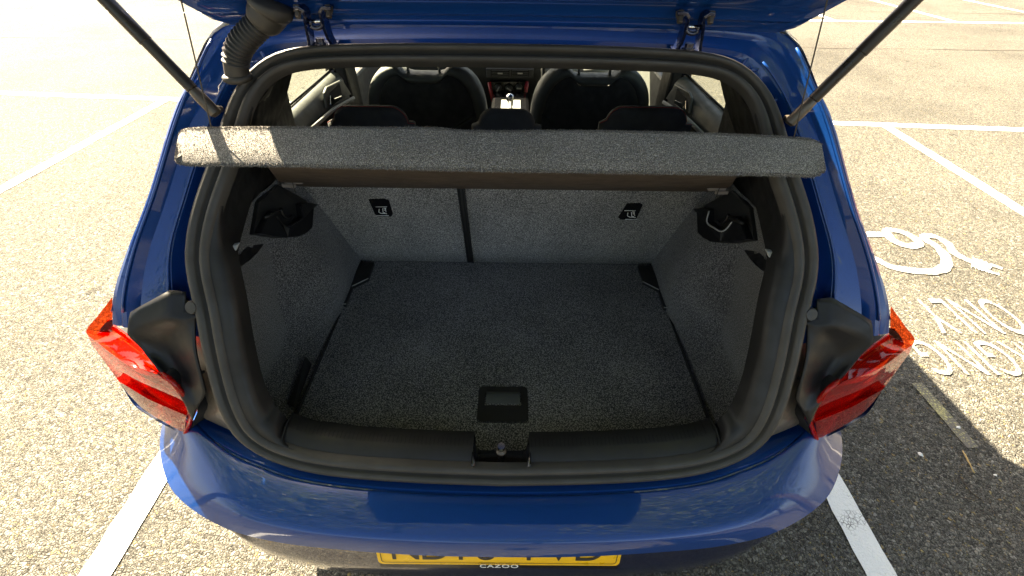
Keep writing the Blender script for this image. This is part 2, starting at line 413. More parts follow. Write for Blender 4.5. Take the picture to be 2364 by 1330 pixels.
def kseal(p): return 1 - .28*min(1, max(0, (p.z-1.22)/.10))
def sweep_loop(name, prof, material, parent, **k):
    rings = [[p + oo*a*kseal(p) + nn*b for (a, b) in prof] for (p, tt, nn, oo) in FR]
    return loft(name, rings, material, parent, cr=True, **k)
sweep_loop('door_seal', [(.002,-.012),(.002,.003),(-.003,.010),(-.009,.013),(-.0155,.012),(-.0195,.005),(-.021,-.004),(-.0245,-.005),(-.026,.003),(-.033,.009),(-.040,.008),(-.045,.001),(-.047,-.012)], 'rubber', car)

# inner trim ring, profile changes from the sill to the sides to the pillars
PB = [(-.002,.002),(.000,.004),(-.012,.010),(-.035,.024),(-.065,.045),(-.090,.078)]
PS = [(-.002,.000),(.005,.000),(.019,.003),(.026,.009),(.030,.024),(.033,.05)]
PU = [(-.002,.000),(.003,.004),(.006,.012),(.004,.05),(-.010,.14),(-.03,.30)]
rings = []
for (p, tt, nn, oo) in FR:
    q = p - oo*.044*kseal(p); z = p.z
    wb = 1 - min(1, max(0, (abs(p.x) - .42) / .08)) if z < .9 else 0
    wu = min(1, max(0, (z - 1.04) / .10))
    row = []
    for (a, b_), (c_, d_), (e_, f_) in zip(PB, PS, PU):
        aa = (a*wb + c_*(1-wb))*(1-wu) + e_*wu; ff = (b_*wb + d_*(1-wb))*(1-wu) + f_*wu
        inw = -oo; inw = V((inw.x, inw.y*.4, inw.z))
        row.append(q + inw*aa + V((0, ff, 0)))
    rings.append(row)
trim = loft('boot_trim', rings, 'trim_plastic', car, cr=True)

# sill cover with ribs and a well for the striker
sill = empty('sill_cover'); cpart(sill)
def sill_pt(x, a): 
    i = min(range(91), key=lambda k: abs(HALF[k].x - abs(x)) + (10 if HALF[k].z > .9 else 0))
    p = HALF[i].copy(); p.x = x; return p
for s0, s1 in ((-.455, -.058), (.058, .455)):
    rings = []
    for k in range(25):
        x = s0 + (s1 - s0)*k/24; p = sill_pt(x, 0)
        b0 = V((x, p.y + .014, p.z + .040))
        pr = [(.000,-.012),(.003,-.003),(.012,.004),(.024,.010),(.034,.0135),(.040,.0140),(.064,.013),(.072,.009),(.078,-.07)]
        rings.append([b0 + V((0, dy, dz)) for dy, dz in pr])
    loft('sill_pad', rings, 'trim_plastic', sill, smooth=True, auto=50, cap=False)
    for k in range(46):
        x = s0 + (s1 - s0)*(k+.5)/46; p = sill_pt(x, 0); b0 = V((x, p.y + .014, p.z + .040))
        mesh('sill_rib', [b0 + V((dx, dy, dz)) for dx in (-.0008, .0008) for dy, dz in ((.036, .0146), (.050, .0142), (.071, .0102))], [(0, 1, 4, 3), (1, 2, 5, 4)], 'gap_black', sill, smooth=False, fixn=False)
# striker well: walls and floor of the notch
p = sill_pt(0, 0); yb = p.y + .012; zb = p.z
well = [(-.059, .004), (-.050, -.012), (.050, -.012), (.059, .004)]
rings = []
for dy, lift in ((0, .030), (.004, .034), (.03, .030), (.052, .024), (.058, -.04)):
    rings.append([V((x, yb + dy, zb + lift + (0.020 if abs(x) > .055 else 0))) for x in (-.060, -.056, -.050, -.044, 0, .044, .050, .056, .060)])
for r_ in rings:
    for v_ in r_:
        ax = abs(v_.x); v_.z += interp(ax, [0, .044, .050, .056, .060], [-.012, -.012, -.006, .0, .0])
loft('striker_well', rings, 'gloss_black', sill)
st = empty('striker'); st.parent = sill
tube('pin', [V((0, yb+.025, zb+.02)), V((0, yb+.025, zb+.085))], .0075, 'chrome', sill, n=14, auto=40)
tube('pin_collar', [V((0, yb+.025, zb+.060)), V((0, yb+.025, zb+.063)), V((0, yb+.025, zb+.067)), V((0, yb+.025, zb+.070))], [.0078, .0105, .0105, .0078], 'steel_dark', sill, n=14, auto=40)
bpy.data.objects.remove(st)
for s in (-1, 1):      # corner trim mouldings beside the sill
    P = cat([at(u, v, S=lambda x, z: Gs(x, z) + .022) for u, v in ((1612, 1052), (1660, 1030), (1712, 985))], 8)
    P2 = cat([at(u, v, S=lambda x, z: Gs(x, z) + .025) for u, v in ((1610, 1045), (1655, 1022), (1700, 982))], 8)
    if s < 0: P, P2 = mx(P), mx(P2)
    loft('trim_moulding', [P, P2], 'black_plastic', sill, solid=.003)
    sx = [V((s*.455, q.y + .012 + dy, q.z + .041 + dz)) for q in [sill_pt(.455, 0)] for dy, dz in ((.0, -.004), (.010, .010), (.040, .017), (.070, .011))]
    tube('trim_seam', sx, .0022, 'gap_black', sill, n=6)

# ---- painted gutter round the opening
PZ = [((.58,.262,.925),(.775,.297,.93)),((.584,.297,.979),(.755,.323,.988)),((.598,.362,1.062),(.714,.366,1.061)),((.571,.4265,1.147),(.663,.428,1.148)),((.5245,.51,1.2445),(.619,.515,1.252)),((.494,.56,1.30),(.585,.566,1.312)),((.424,.5945,1.346),(.542,.628,1.379)),((.355,.598,1.358),(.45,.645,1.395)),((.15,.589,1.367),(.20,.65,1.405)),((0,.588,1.368),(0,.65,1.408))]
n = 60
PA = cat([q[0] for q in PZ], n); ZA = []
# match the outer ring to the inner one by control point index
def cat_matched(ctrl_a, ctrl_b, samples):
    A = [V(p) for p in ctrl_a]; cum = [0]
    for i in range(1, len(A)): cum.append(cum[-1] + (A[i]-A[i-1]).length)
    out = []
    B = [V(p) for p in ctrl_b]
    for k in range(samples):
        s = cum[-1]*k/(samples-1); i = 0
        while i < len(A)-2 and s > cum[i+1]: i += 1
        t = (s-cum[i])/(cum[i+1]-cum[i])
        p1, p2 = B[i], B[i+1]; p0 = B[i-1] if i else p1*2-p2; p3 = B[i+2] if i+2 < len(B) else p2*2-p1
        out.append(.5*((2*p1)+(p2-p0)*t+(2*p0-5*p1+4*p2-p3)*t*t+(3*p1-p0-3*p2+p3)*t**3))
    return out
ZA = cat_matched([q[0] for q in PZ], [q[1] for q in PZ], n)
PF_side = [(-.10,-.012),(.02,-.010),(.05,-.014),(.10,-.034),(.30,-.040),(.335,-.030),(.36,-.012),(.40,-.010),(.44,-.015),(.60,-.014),(.74,-.010),(.78,-.003),(.82,.004),(.86,.005),(.90,.001),(.95,.004),(1.0,.002),(1.02,-.008)]
PF_top = [(-.08,-.014),(.04,-.012),(.10,-.018),(.20,-.024),(.32,-.024),(.35,-.022),(.40,-.018),(.45,-.018),(.5,-.018),(.6,-.018),(.74,-.016),(.78,-.013),(.82,-.010),(.86,-.008),(.90,-.008),(.95,-.006),(1.0,-.006),(1.02,-.012)]
for s in (1, -1):
    rings = []
    for k in range(n):
        p, q = PA[k], ZA[k]; nn = nrm(p); zz = p.z
        wt = min(1, max(0, (zz - 1.27) / .06)); row = []
        for (f1, d1), (f2, d2) in zip(PF_side, PF_top):
            f = f1*(1-wt)+f2*wt; dd = d1*(1-wt)+d2*wt
            if zz < 1.06: # light facet widens towards the lamp
                kf = (1.06-zz)/.12; 
                if .05 <= f <= .12: f += .16*min(1, kf)
                elif .12 < f < .34: f += .10*min(1, kf)
            row.append(p.lerp(q, f) + nn*dd)
        rings.append(row)
    if s < 0: rings = [mx(r_) for r_ in rings]
    loft('gutter', rings, 'paint', car, auto=32)
    for f, dd in ((.385, -.008), (.845, .007)):  # thin raised beads added to catch highlight lines along the gutter
        P = [(PA[k].lerp(ZA[k], f) + nrm(PA[k])*dd) for k in range(2, 34)]
        if s < 0: P = mx(P)
        tube('highlight_bead', P, .0026, 'paint', car, n=8)
    # drain crease and bracing embossed in the upper corner
    Sg = lambda x, z: Gs(x, z) + .026
    for px, rr in (([(1752, 105), (1720, 145), (1708, 168)], .0045), ([(1728, 158), (1738, 162), (1775, 145), (1795, 118)], .0042), ([(1760, 235), (1790, 232), (1808, 175), (1795, 150)], .0035)):
        P = cat([at(u, v, S=Sg) for u, v in px], 12)
        if s < 0: P = mx(P)
        tube('pressing', P, rr, 'paint', car, n=8)

# ---- taupe corner panel between the seal and the lamp
CP = [((.36,.119,.672),(.40,.135,.662)),((.50,.146,.698),(.60,.190,.675)),((.545,.165,.732),(.70,.225,.70)),((.565,.190,.797),(.69,.255,.80)),((.577,.229,.863),(.69,.285,.87)),((.58,.262,.925),(.69,.31,.93)),((.584,.297,.979),(.69,.335,.985))]
for s in (1, -1):
    A = cat([q[0] for q in CP], 30); B = cat_matched([q[0] for q in CP], [q[1] for q in CP], 30)
    rings = [[p.lerp(q, f) + nrm(p)*d for f, d in ((-.06,-.016),(.06,-.012),(.3,-.014),(.6,-.018),(1.0,-.02))] for p, q in zip(A, B)]
    if s < 0: rings = [mx(r_) for r_ in rings]
    loft('corner_panel', rings, 'taupe_satin', car)
    pk = [[V((s*x, y_, z)) for x in (.60, .67, .73)] for y_, z in ((.30, .69), (.33, .80), (.36, .90), (.40, .99))]
    loft('lamp_pocket', pk, 'gap_black', car)

# ---- black lamp access cover
def cover(s):
    pts = {  # px -> depth offset from the opening surface
     'a': (1887, 691, .000), 'b': (1921, 686, -.004), 'c': (2013, 740, -.002), 'd': (2018, 792, .002),
     'e': (1924, 750, -.010), 'f': (1990, 775, .004), 'g': (1888, 757, -.004), 'h': (1856, 745, .004), 'i': (1862, 752, .006),
     'j': (1983, 824, .014), 'k': (1940, 874, .010), 'l': (1938, 805, .040), 'm': (1890, 800, .012), 'n': (1868, 815, .000),
     'o': (1910, 862, .040), 'p': (1872, 872, .014), 'q': (1850, 880, .000), 'r': (1898, 918, .010), 's': (1862, 960, .010), 't': (1838, 922, .006), 'u': (1868, 985, .012), 'v': (1860, 928, .018),
     'w': (1872, 722, .000), 'x':(1885, 735, .002)}
    P = {}
    for k, (u, v, d) in pts.items():
        P[k] = at(u, v, S=lambda x, z: Gs(x, z) - .010 - .045*max(0, (x-.58)/.17) + d)
        if s < 0: P[k].x = -P[k].x
    keys = list(P); idx = {k: i for i, k in enumerate(keys)}
    F = ['abex', 'bcfe', 'cdf', 'xeg', 'eflg', 'fdjl', 'glm', 'gmni', 'gih', 'xgh', 'lojk', 'lmpo', 'mnqp', 'okr', 'porv', 'pqtv', 'vrs', 'tvs', 'rus', 'axh']
    F = ['abex', 'bcfe', 'cdf', 'xeg', 'eflg', 'fdjl', 'glm', 'gmni', 'gih', 'xgh', 'ljo', 'jko', 'lop', 'lpm', 'mpqn', 'okr', 'orv', 'ovp', 'pvtq', 'vrs', 'vst', 'rus']
    o = mesh('lamp_cover', [P[k] for k in keys], [tuple(idx[ch] for ch in f) for f in F], 'cover_plastic', car, sub=2)
    bm = bmesh.new(); bm.from_mesh(o.data); bmesh.ops.recalc_face_normals(bm, faces=bm.faces)
    cl = bm.edges.layers.float.get('crease_edge') or bm.edges.layers.float.new('crease_edge')
    for e in bm.edges:
        if len(e.link_faces) == 1: e[cl] = 1.0
    vc = bm.verts.layers.float.get('crease_vert') or bm.verts.layers.float.new('crease_vert')
    for vv in bm.verts:
        for k_ in 'abcdktuhef':
            if (vv.co - P[k_]).length < 1e-4: vv[vc] = .85
    kk = {k: P[k] for k in keys}
    for e in bm.edges:
        for a, b2 in ('be', 'ef', 'eg', 'fd', 'gi', 'ih'):
            if {tuple(round(q, 4) for q in e.verts[0].co), tuple(round(q, 4) for q in e.verts[1].co)} == {tuple(round(q, 4) for q in kk[a]), tuple(round(q, 4) for q in kk[b2])}: e[cl] = .97
    bm.to_mesh(o.data); bm.free()
    for p_ in o.data.polygons: p_.use_smooth = True
    m_ = o.modifiers.new('s', 'SOLIDIFY'); m_.thickness = .004; m_.offset = -1
    c0 = at(1868, 725, S=lambda x, z: Gs(x, z) - .010)
    if s < 0: c0.x = -c0.x
    nn = nrm(c0)
    tube('cover_screw', [c0 - nn*.01, c0 + nn*.003, c0 + nn*.007, c0 + nn*.008], [.0135, .0135, .0115, .0005], 'black_plastic', o, n=20, auto=40)
    for (u, v) in ((1843, 872),):
        q = at(u, v, S=lambda x, z: Gs(x, z) + .008)
        if s < 0: q.x = -q.x
        tube('drain_hole', [q, q + nrm(q)*.006], .0032, 'gap_black', o, n=10)
for s in (1, -1): cover(s)

# ---- tail lamps
def Gl(x, z): return .206 + .15*(z-.666) + .36*(x-.709)
def lamp(s):
    def A(u, v, d=0):
        p = at(u, v, S=lambda x, z: Gl(x, z) + d)
        if s < 0: p.x = -p.x
        return p
    L_ = empty('tail_lamp'); cpart(L_)
    ridge = [A(1947, 879, -.004), A(1980, 870, -.008), A(2011, 861, -.010), A(2050, 838, -.010), A(2083, 812, -.008), A(2112, 787, -.002)]
    inner = [A(1942, 875, .004), A(1958, 852, .020), A(1976, 832, .030), A(2010, 806, .040), A(2034, 789, .046), A(2054, 774, .052)]
    apex = at(2056, 706, y=.365); outr = at(2088, 751, y=.325); midt = at(2055, 738, y=.345)
    if s < 0:
        for q in (apex, outr, midt): q.x = -q.x
    ridge += [outr]; inner += [midt.lerp(inner[-1], .2)]
    mid = [a.lerp(b_, .5) + V((0, -.006, .004)) for a, b_ in zip(inner, ridge)]
    rows = [cat(r_, 24) for r_ in (inner, mid, ridge)]
    f = grid_faces(3, 24); vs = [p for r_ in rows for p in r_]
    vs.append(apex); k = len(vs)-1; f += [(23, 47, k), (47, 71, k)]
    mesh('upper_lens', vs, f, 'red_lens_deep', L_, auto=40)
    # lower lens: a face, a hollow and a lip running across
    r1 = [A(1947, 881, -.003), A(1990, 868, -.007), A(2040, 845, -.009), A(2080, 815, -.007), A(2110, 790, -.001)]
    r2 = [A(1915, 905, .000), A(1960, 900, -.004), A(2010, 885, -.006), A(2055, 855, -.005), A(2098, 818, .000)]
    r3 = [A(1888, 940, .006), A(1935, 925, .006), A(1985, 905, .006), A(2035, 875, .006), A(2078, 845, .006)]
    r4 = [A(1880, 968, .014), A(1925, 950, .014), A(1970, 930, .014), A(2010, 908, .014), A(2045, 891, .008)]
    r5 = [A(1882, 974, .000), A(1925, 957, -.004), A(1970, 938, -.005), A(2005, 918, -.004), A(2038, 899, .002)]
    r6 = [A(1886, 998, .000), A(1926, 978, -.004), A(1962, 960, -.005), A(1995, 940, -.004), A(2024, 918, .002)]
    r7 = [A(1887, 1015, .003), A(1925, 995, .002), A(1958, 977, .002), A(1990, 955, .003), A(2017, 928, .006)]
    loft('lower_lens', [cat(r_, 20) for r_ in (r1, r2, r3, r4, r5, r6, r7)], 'red_lens', L_, auto=38)
    edge = [A(2054, 774, .052), A(2032, 789, .047), A(2008, 805, .042), A(1974, 833, .032), A(1956, 851, .022), A(1941, 876, .006), A(1918, 893, .003), A(1892, 921, .004), A(1866, 953, .006), A(1872, 980, .006), A(1886, 1016, .004)]
    tube('lens_edge', cat(edge, 40), .0048, 'red_lens_deep', L_, n=8)
    # side wall of the lens block towards the cover
    e1 = cat(edge[5:], 20); loft('lens_flank', [e1, [p + V((0, .022, 0)) for p in e1]], 'cover_plastic', L_)
    ee = cat(edge, 24)  # unseen black wall added to keep red lens light off the corner panel
    loft('lamp_light_shield', [[p + V((0, .004, -.010)) for p in ee], [p + V((0, .05, -.05)) for p in ee], [p + V((0, .16, -.10)) for p in ee]], 'gap_black', L_)
    # reflector bowl and bars behind the lens
    back = [[p + V((0, .010, -.022)) for p in cat(r_, 12)] for r_ in ([a.lerp(b_, .45) for a, b_ in zip(inner, ridge)], ridge)] + [[p + V((0, .028, 0)) for p in cat(r_, 12)] for r_ in (r3, r5, r7)]
    loft('reflector', back, 'lamp_reflector', L_, auto=30)
    for k in range(5):
        f0 = .12 + k*.17
        tube('light_rib', [(p.lerp(q, f0) + V((0, .002, -.010))) for p, q in list(zip(cat(inner, 20), cat(ridge, 20)))[:13]], .0022, 'lamp_dark', L_, n=6)
    loft('light_bar', [[p + V((0, .012, 0)) for p in cat(r2, 12)], [p + V((0, .014, 0)) for p in cat(r3, 12)]], 'lamp_dark', L_)
    fl = [A(1885, 1020, .004), A(1925, 1001, .003), A(1960, 983, .003), A(2002, 955, .005), A(2035, 905, .012)]
    loft('lamp_base', [cat(fl, 14), [p + V((0, .01, -.012)) for p in cat(fl, 14)], [p + V((0, .06, -.016)) for p in cat(fl, 14)]], 'paint_dark', L_)
for s in (1, -1): lamp(s)

# ---- rear bumper
ST = [((0,.108,.660),(0,.0085,.640),(0,-.007,.592)),((.2,.113,.660),(.16,.0105,.640),(.16,-.005,.592)),((.36,.127,.659),(.32,.018,.640),(.32,.004,.592)),((.45,.143,.660),(.43,.032,.640),(.45,.016,.592)),
      ((.52,.165,.663),(.52,.055,.641),(.56,.038,.591)),((.58,.182,.666),(.585,.090,.644),(.66,.077,.590)),((.625,.197,.668),(.64,.136,.649),(.735,.122,.588)),((.665,.215,.670),(.69,.185,.658),(.800,.190,.588)),
      ((.70,.237,.671),(.735,.225,.664),(.838,.250,.588)),((.76,.278,.672),(.80,.270,.668),(.865,.320,.588)),((.82,.36,.675),(.85,.36,.671),(.877,.42,.588)),((.84,.6,.68),(.865,.6,.674),(.882,.62,.588))]
def bring(f):  # ring from a function of a station triple
    return cat(both([f(*[V(p) for p in st]) for st in ST]), 121)
def mixp(a, c_, t_): return a.lerp(c_, t_)
upper = [bring(lambda a, b_, c_: a + V((0, .03, -.012))), bring(lambda a, b_, c_: a), bring(lambda a, b_, c_: mixp(a, b_, .20) + V((0, 0, .003))), bring(lambda a, b_, c_: mixp(a, b_, .225) + V((0, 0, -.004))),
         bring(lambda a, b_, c_: mixp(a, b_, .25) + V((0, 0, -.004))), bring(lambda a, b_, c_: mixp(a, b_, .275) + V((0, 0, .001))), bring(lambda a, b_, c_: mixp(a, b_, .33) + V((0, 0, .0025))), bring(lambda a, b_, c_: mixp(a, b_, .5) + V((0, 0, .0035))),
         bring(lambda a, b_, c_: mixp(a, b_, .8) + V((0, 0, .003))), bring(lambda a, b_, c_: mixp(a, b_, .96)), bring(lambda a, b_, c_: b_ + V((0, -.004, -.003))), bring(lambda a, b_, c_: mixp(b_, c_, .2) + V((0, -.006, 0))),
         bring(lambda a, b_, c_: mixp(b_, c_, .6) + V((0, -.007, 0))), bring(lambda a, b_, c_: c_ + V((0, -.005, .002))), bring(lambda a, b_, c_: c_ + V((0, .001, -.004))), bring(lambda a, b_, c_: c_ + V((-c_.x*.01, .03, -.006)))]
bumper = loft('rear_bumper', upper, 'paint', car, auto=45)
def low(a, dy, z, kx=1.0): return V((a.x*kx, a.y + dy, z))
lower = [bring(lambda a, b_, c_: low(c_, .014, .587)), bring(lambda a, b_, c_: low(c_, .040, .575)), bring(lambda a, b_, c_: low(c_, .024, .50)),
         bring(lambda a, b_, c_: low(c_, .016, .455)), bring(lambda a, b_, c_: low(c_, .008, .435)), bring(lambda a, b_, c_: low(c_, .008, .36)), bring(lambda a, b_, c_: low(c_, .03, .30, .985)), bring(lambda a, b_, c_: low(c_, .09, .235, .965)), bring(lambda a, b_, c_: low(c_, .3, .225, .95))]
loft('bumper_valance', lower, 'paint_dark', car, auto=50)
# number plate, leaning back under the lip
plate = empty('number_plate'); cpart(plate)
MP = Matrix.Translation((-.003, .0145, .548)) @ Matrix.Rotation(R(-15), 4, 'X')
def rrect(w_, h_, r_, k=5):
    out = []
    for cx_, cy_, a0 in ((w_/2-r_, h_/2-r_, 0), (-w_/2+r_, h_/2-r_, 90), (-w_/2+r_, -h_/2+r_, 180), (w_/2-r_, -h_/2+r_, 270)):
        for i in range(k+1):
            a = R(a0 + 90*i/k); out.append((cx_ + r_*math.cos(a), cy_ + r_*math.sin(a)))
    return out
slab('plate_board', [MP @ V((x, 0, z)) for x, z in rrect(.524, .114, .012)], (0, .006, 0), 'plate_yellow', plate, bevel=.001)
def ring_band(name, o_, i_, material, parent, M4, y):
    vs = [M4 @ V((x, y, z)) for x, z in o_] + [M4 @ V((x, y, z)) for x, z in i_]; n_ = len(o_)
    return mesh(name, vs, [(i, (i+1) % n_, n_+(i+1) % n_, n_+i) for i in range(n_)], material, parent, smooth=False)
ring_band('plate_border', rrect(.508, .098, .009), rrect(.505, .095, .008), 'plate_black', plate, MP, -.0012)
MT = MP @ Matrix.Rotation(R(90), 4, 'X')
for ch, xx in zip('ND18YVD', (-.200, -.137, -.082, -.028, .064, .128, .192)):
    text_mesh('plate_character', ch, .106, 'plate_black', MT @ Matrix.Translation((xx, -.036, .0016)) @ Matrix.Diagonal((.86, 1, 1, 1)), plate)
text_mesh('plate_maker', 'CARFIELD LTD  SN2 1AE', .0085, 'plate_black', MT @ Matrix.Translation((0, -.0525, .0016)), plate)
slab('plate_holder', [MP @ V((x, .003, z)) for x, z in ((-.262, -.075), (.262, -.075), (.262, -.050), (-.262, -.050))], (0, .010, 0), 'gloss_black', plate, bevel=.001)
text_mesh('dealer_name', 'CAZOO', .0165, 'white_print', MT @ Matrix.Translation((0, -.0705, -.0022)) @ Matrix.Diagonal((1.35, 1, 1, 1)), plate, extrude=.0004, space=1.1)

# ---- raised tailgate
tg = empty('tailgate'); cpart(tg)
TG = [(.648,1.432,0.534),(.630,1.402,0.542),(.616,1.394,0.546),(.607,1.400,0.548),(.603,1.404,0.548),(.600,1.411,0.550),(.592,1.414,0.552),(.582,1.417,0.554),(.577,1.431,0.558),(.566,1.439,0.562),(.558,1.442,0.564),(.540,1.465,0.570),(.50,1.515,0.568),(.42,1.60,0.595),(.30,1.71,0.625),(.18,1.81,0.650),(.10,1.86,0.670),(-.02,1.90,0.675),(-.20,1.935,0.660),(-.30,1.93,0.630)]
def tg_row(y, z, hw, m=41, lift=0.0):
    row = []
    for j in range(m):
        f = -1 + 2*j/(m-1); af = abs(f); x = f*hw
        e = max(0, (af - .90)/.10)
        row.append(V((x, y - .010*af**2 - .03*e*e*(1 if y > .54 else .3) + lift*.75, z + .040*e**2*(1 if y > .54 else .3) + lift - .004*af**2)))
    return row
rows = [tg_row(*r_) for r_ in TG]
loft('inner_panel', rows[:12], 'paint', tg, auto=35)
loft('upper_frame', rows[11:14], 'paint', tg, auto=35)
def sub_rows(rr, c0, c1): return [r_[c0:c1] for r_ in rr]
loft('lining', sub_rows(rows[15:], 0, 41), 'gap_black', tg)
loft('rear_glass', sub_rows(rows[13:16], 4, 37), 'tinted_glass', tg)
for c0, c1 in ((0, 5), (36, 41)): loft('window_surround', sub_rows(rows[13:16], c0, c1), 'black_plastic', tg)
outer = [tg_row(y, z, hw*1.01, lift=.05 if 1 < i < len(TG)-1 else .02) for i, (y, z, hw) in enumerate(TG) if i in (0, 2, 7, 11, 13)]
outer2 = [tg_row(y, z, hw*1.01, lift=.05 if i < len(TG)-1 else .0) for i, (y, z, hw) in enumerate(TG) if i >= 15]
loft('outer_skin', outer, 'paint', tg); loft('lower_skin', outer2, 'paint', tg)
for c in (0, 40):
    loft('edge_flange', [[r_[c] for r_ in rows], [r_[c] + V((0, .03, .045)) for r_ in rows]], 'paint', tg)
Stg = lambda d: (lambda x, z: .560 + d)
# hinges: two pressed straps with bolts, a link between, and a foot on the roof
def hinge(s):
    H = empty('hinge'); cpart(H)
    def A(u, v, y):
        p = at(u, v, y=y)
        if s < 0: p.x = -p.x
        return p
    def strap(px, wd):
        P = cat([A(u, v, y) for u, v, y in px], 16)
        rings = []
        for i, p in enumerate(P):
            tt = (P[min(i+1, 15)] - P[max(i-1, 0)]).normalized(); a = tt.cross(V((0, 1, 0))).normalized(); b_ = a.cross(tt)
            rings.append([p + a*wd*ca + b_*.011*cb for ca, cb in ((-1, -1), (1, -1), (1, 1), (-1, 1))])
        return loft('strap', rings, 'paint_dark', H, cc=True, cap=True, smooth=False, bevel=.001)
    strap([(1562, 29, .560), (1578, 28, .560), (1585, 36, .563), (1580, 55, .572), (1576, 75, .585), (1568, 98, .598), (1558, 116, .604)], .0028)
    strap([(1645, 31, .560), (1632, 30, .560), (1624, 38, .563), (1619, 60, .572), (1616, 80, .585), (1613, 100, .598), (1612, 118, .604)], .0028)
    tube('link', cat([A(u, v, .568) for u, v in ((1584, 58), (1585, 71), (1592, 77), (1604, 77), (1611, 72), (1613, 60))], 16), .0038, 'paint_dark', H, n=8)
    tube('cross_pin', [A(1584, 61, .572), A(1613, 63, .572)], .0032, 'chrome', H, n=8)
    for u, v in ((1570, 36), (1641, 38)):
        p = A(u, v, .556); d = V((0, -.55, -.83))
        b1 = tube('bolt', [p - d*.006, p + d*.002, p + d*.0022, p + d*.010, p + d*.0115], [.0075, .0075, .0052, .0052, .004], 'steel_dark', H, n=6, smooth=False)
    q = A(1586, 117, .600)
    slab('foot', [q + V((dx, dy, -.002 + dy*.1)) for dx, dy in ((-.026, -.012), (.026, -.012), (.026, .022), (-.026, .022))], (0, 0, .004), 'paint_dark', H, bevel=.001)
    tube('foot_bolt', [q + V((0, -.004, .0)), q + V((0, -.004, .006)), q + V((0, -.004, .0062)), q + V((0, -.004, .013))], [.012, .012, .008, .008], 'paint_dark', H, n=12, auto=40)
for s in (1, -1): hinge(s)
# rubber wiring hose, left corner only
hose = empty('wiring_hose'); cpart(hose)
HP = cat([at(u, v, y=y) for u, v, y in ((549, 178, .548), (545, 150, .548), (546, 128, .549), (556, 104, .550), (575, 80, .552), (597, 58, .555), (612, 42, .557))], 91)
rad = []
for i in range(91):
    f = i/90
    rad.append(.0200 if f < .18 else (.0200 + .0020*math.sin(f*2*math.pi*17)))
tube('bellows', HP, rad, 'hose', hose, n=22, ref=V((0, 1, .2)))
end = cat([at(u, v, y=y) for u, v, y in ((600, 55, .555), (613, 38, .556), (621, 22, .557), (624, 10, .556), (625, 2, .556))], 14)
tube('hose_boot', end, [.023, .025, .0265, .028, .0285, .029, .0295, .030, .0305, .033, .0355, .036, .036, .033], 'hose', hose, n=24, ref=V((0, 1, .2)))
c0 = at(549, 180, y=.548)
tube('hose_collar', [c0 + V((0, 0, -.006)), c0 + V((0, 0, -.003)), c0 + V((0, 0, .004)), c0 + V((0, 0, .007))], [.020, .0245, .0245, .020], 'hose', hose, n=24)

# ---- gas struts
for s in (1, -1):
    G = empty('gas_strut'); cpart(G)
    a0 = at(1835, 272, y=.497) if s > 0 else at(487, 250, y=.497)
    b0 = at(2110, 0, x=.62) if s > 0 else at(245, 0, x=-.62)
    d = (b0 - a0).normalized(); e0 = b0 + d*.24
    tube('cylinder', [a0 + d*.035, a0 + d*.037, a0 + d*.12, a0 + d*.121, e0], [.0075, .0098, .0098, .0108, .0108], 'strut_metal', G, n=18, auto=40)
    tube('socket', [a0 - d*.014, a0 - d*.010, a0 + d*.02, a0 + d*.034, a0 + d*.038], [.006, .0105, .0105, .0092, .007], 'steel_dark', G, n=10, auto=40)
    tube('ball_stud', [a0 + V((0, -.002, 0)), a0 + V((s*.004, .03, -.012))], .006, 'steel_dark', G, n=10)

# ------------------------------------------------------------------ boot interior
FZ = .635
# floor panel with a finger pull
FX = .498
def floor_near(x): return .208 + .045*(x/.45)**2
nx = 24; fl = []
for k in range(2):
    fl.append([])
for k in range(nx + 1):
    x = -FX + 2*FX*k/nx; fl[0].append(V((x, floor_near(x) - .03, FZ))); fl[1].append(V((x, .872, FZ)))
floor = loft('floor_panel', [fl[0], fl[1]], 'carpet', car, smooth=False, solid=.012)
for s in (-1, 1):   # dark seam beside the floor
    tube('floor_seam', [V((s*(FX+.004), .26, FZ)), V((s*(FX+.005), .66, FZ)), V((s*(FX+.007), .874, FZ))], .0035, 'gap_black', car, n=6)
tube('floor_seam', [V((-FX, .875, FZ)), V((FX, .875, FZ))], .0035, 'gap_black', car, n=6)
# finger pull
fp = empty('floor_handle'); cpart(fp)
q0 = at(1108, 893, z=FZ+.002); q1 = at(1218, 975, z=FZ+.002); cx0 = (q0.x+q1.x)/2; cy0 = (q0.y+q1.y)/2; w0 = abs(q1.x-q0.x); h0 = abs(q1.y-q0.y)
MH = Matrix.Translation((cx0, cy0, FZ)) @ Matrix.Rotation(R(90), 4, 'X')
ring_band('bezel', rrect(w0, h0, .010), rrect(w0-.030, h0-.034, .006), 'black_plastic', fp, Matrix.Translation((cx0, cy0, FZ+.003)) @ Matrix.Rotation(R(-90), 4, 'X'), 0)
ring_band('bezel_edge', rrect(w0+.004, h0+.004, .011), rrect(w0, h0, .010), 'black_plastic', fp, Matrix.Translation((cx0, cy0, FZ+.0012)) @ Matrix.Rotation(R(-90), 4, 'X'), 0)
box('flap', (cx0-w0/2+.014, cy0-h0/2+.016, FZ+.0005), (cx0+w0/2-.014, cy0-.004, FZ+.0022), 'black_plastic', fp, bevel=.0008)
P = [(cy0+.000, .0025), (cy0+.012, .0075), (cy0+.024, .0090), (cy0+.033, .0060), (cy0+.036, .0006)]
loft('grip', [[V((cx0 + fx*(w0/2-.018), y_, FZ+z_)) for y_, z_ in P] for fx in (-1, -.5, 0, .5, 1)], 'grey_dark' if 'grey_dark' in MATS else 'seat_bolster', fp)

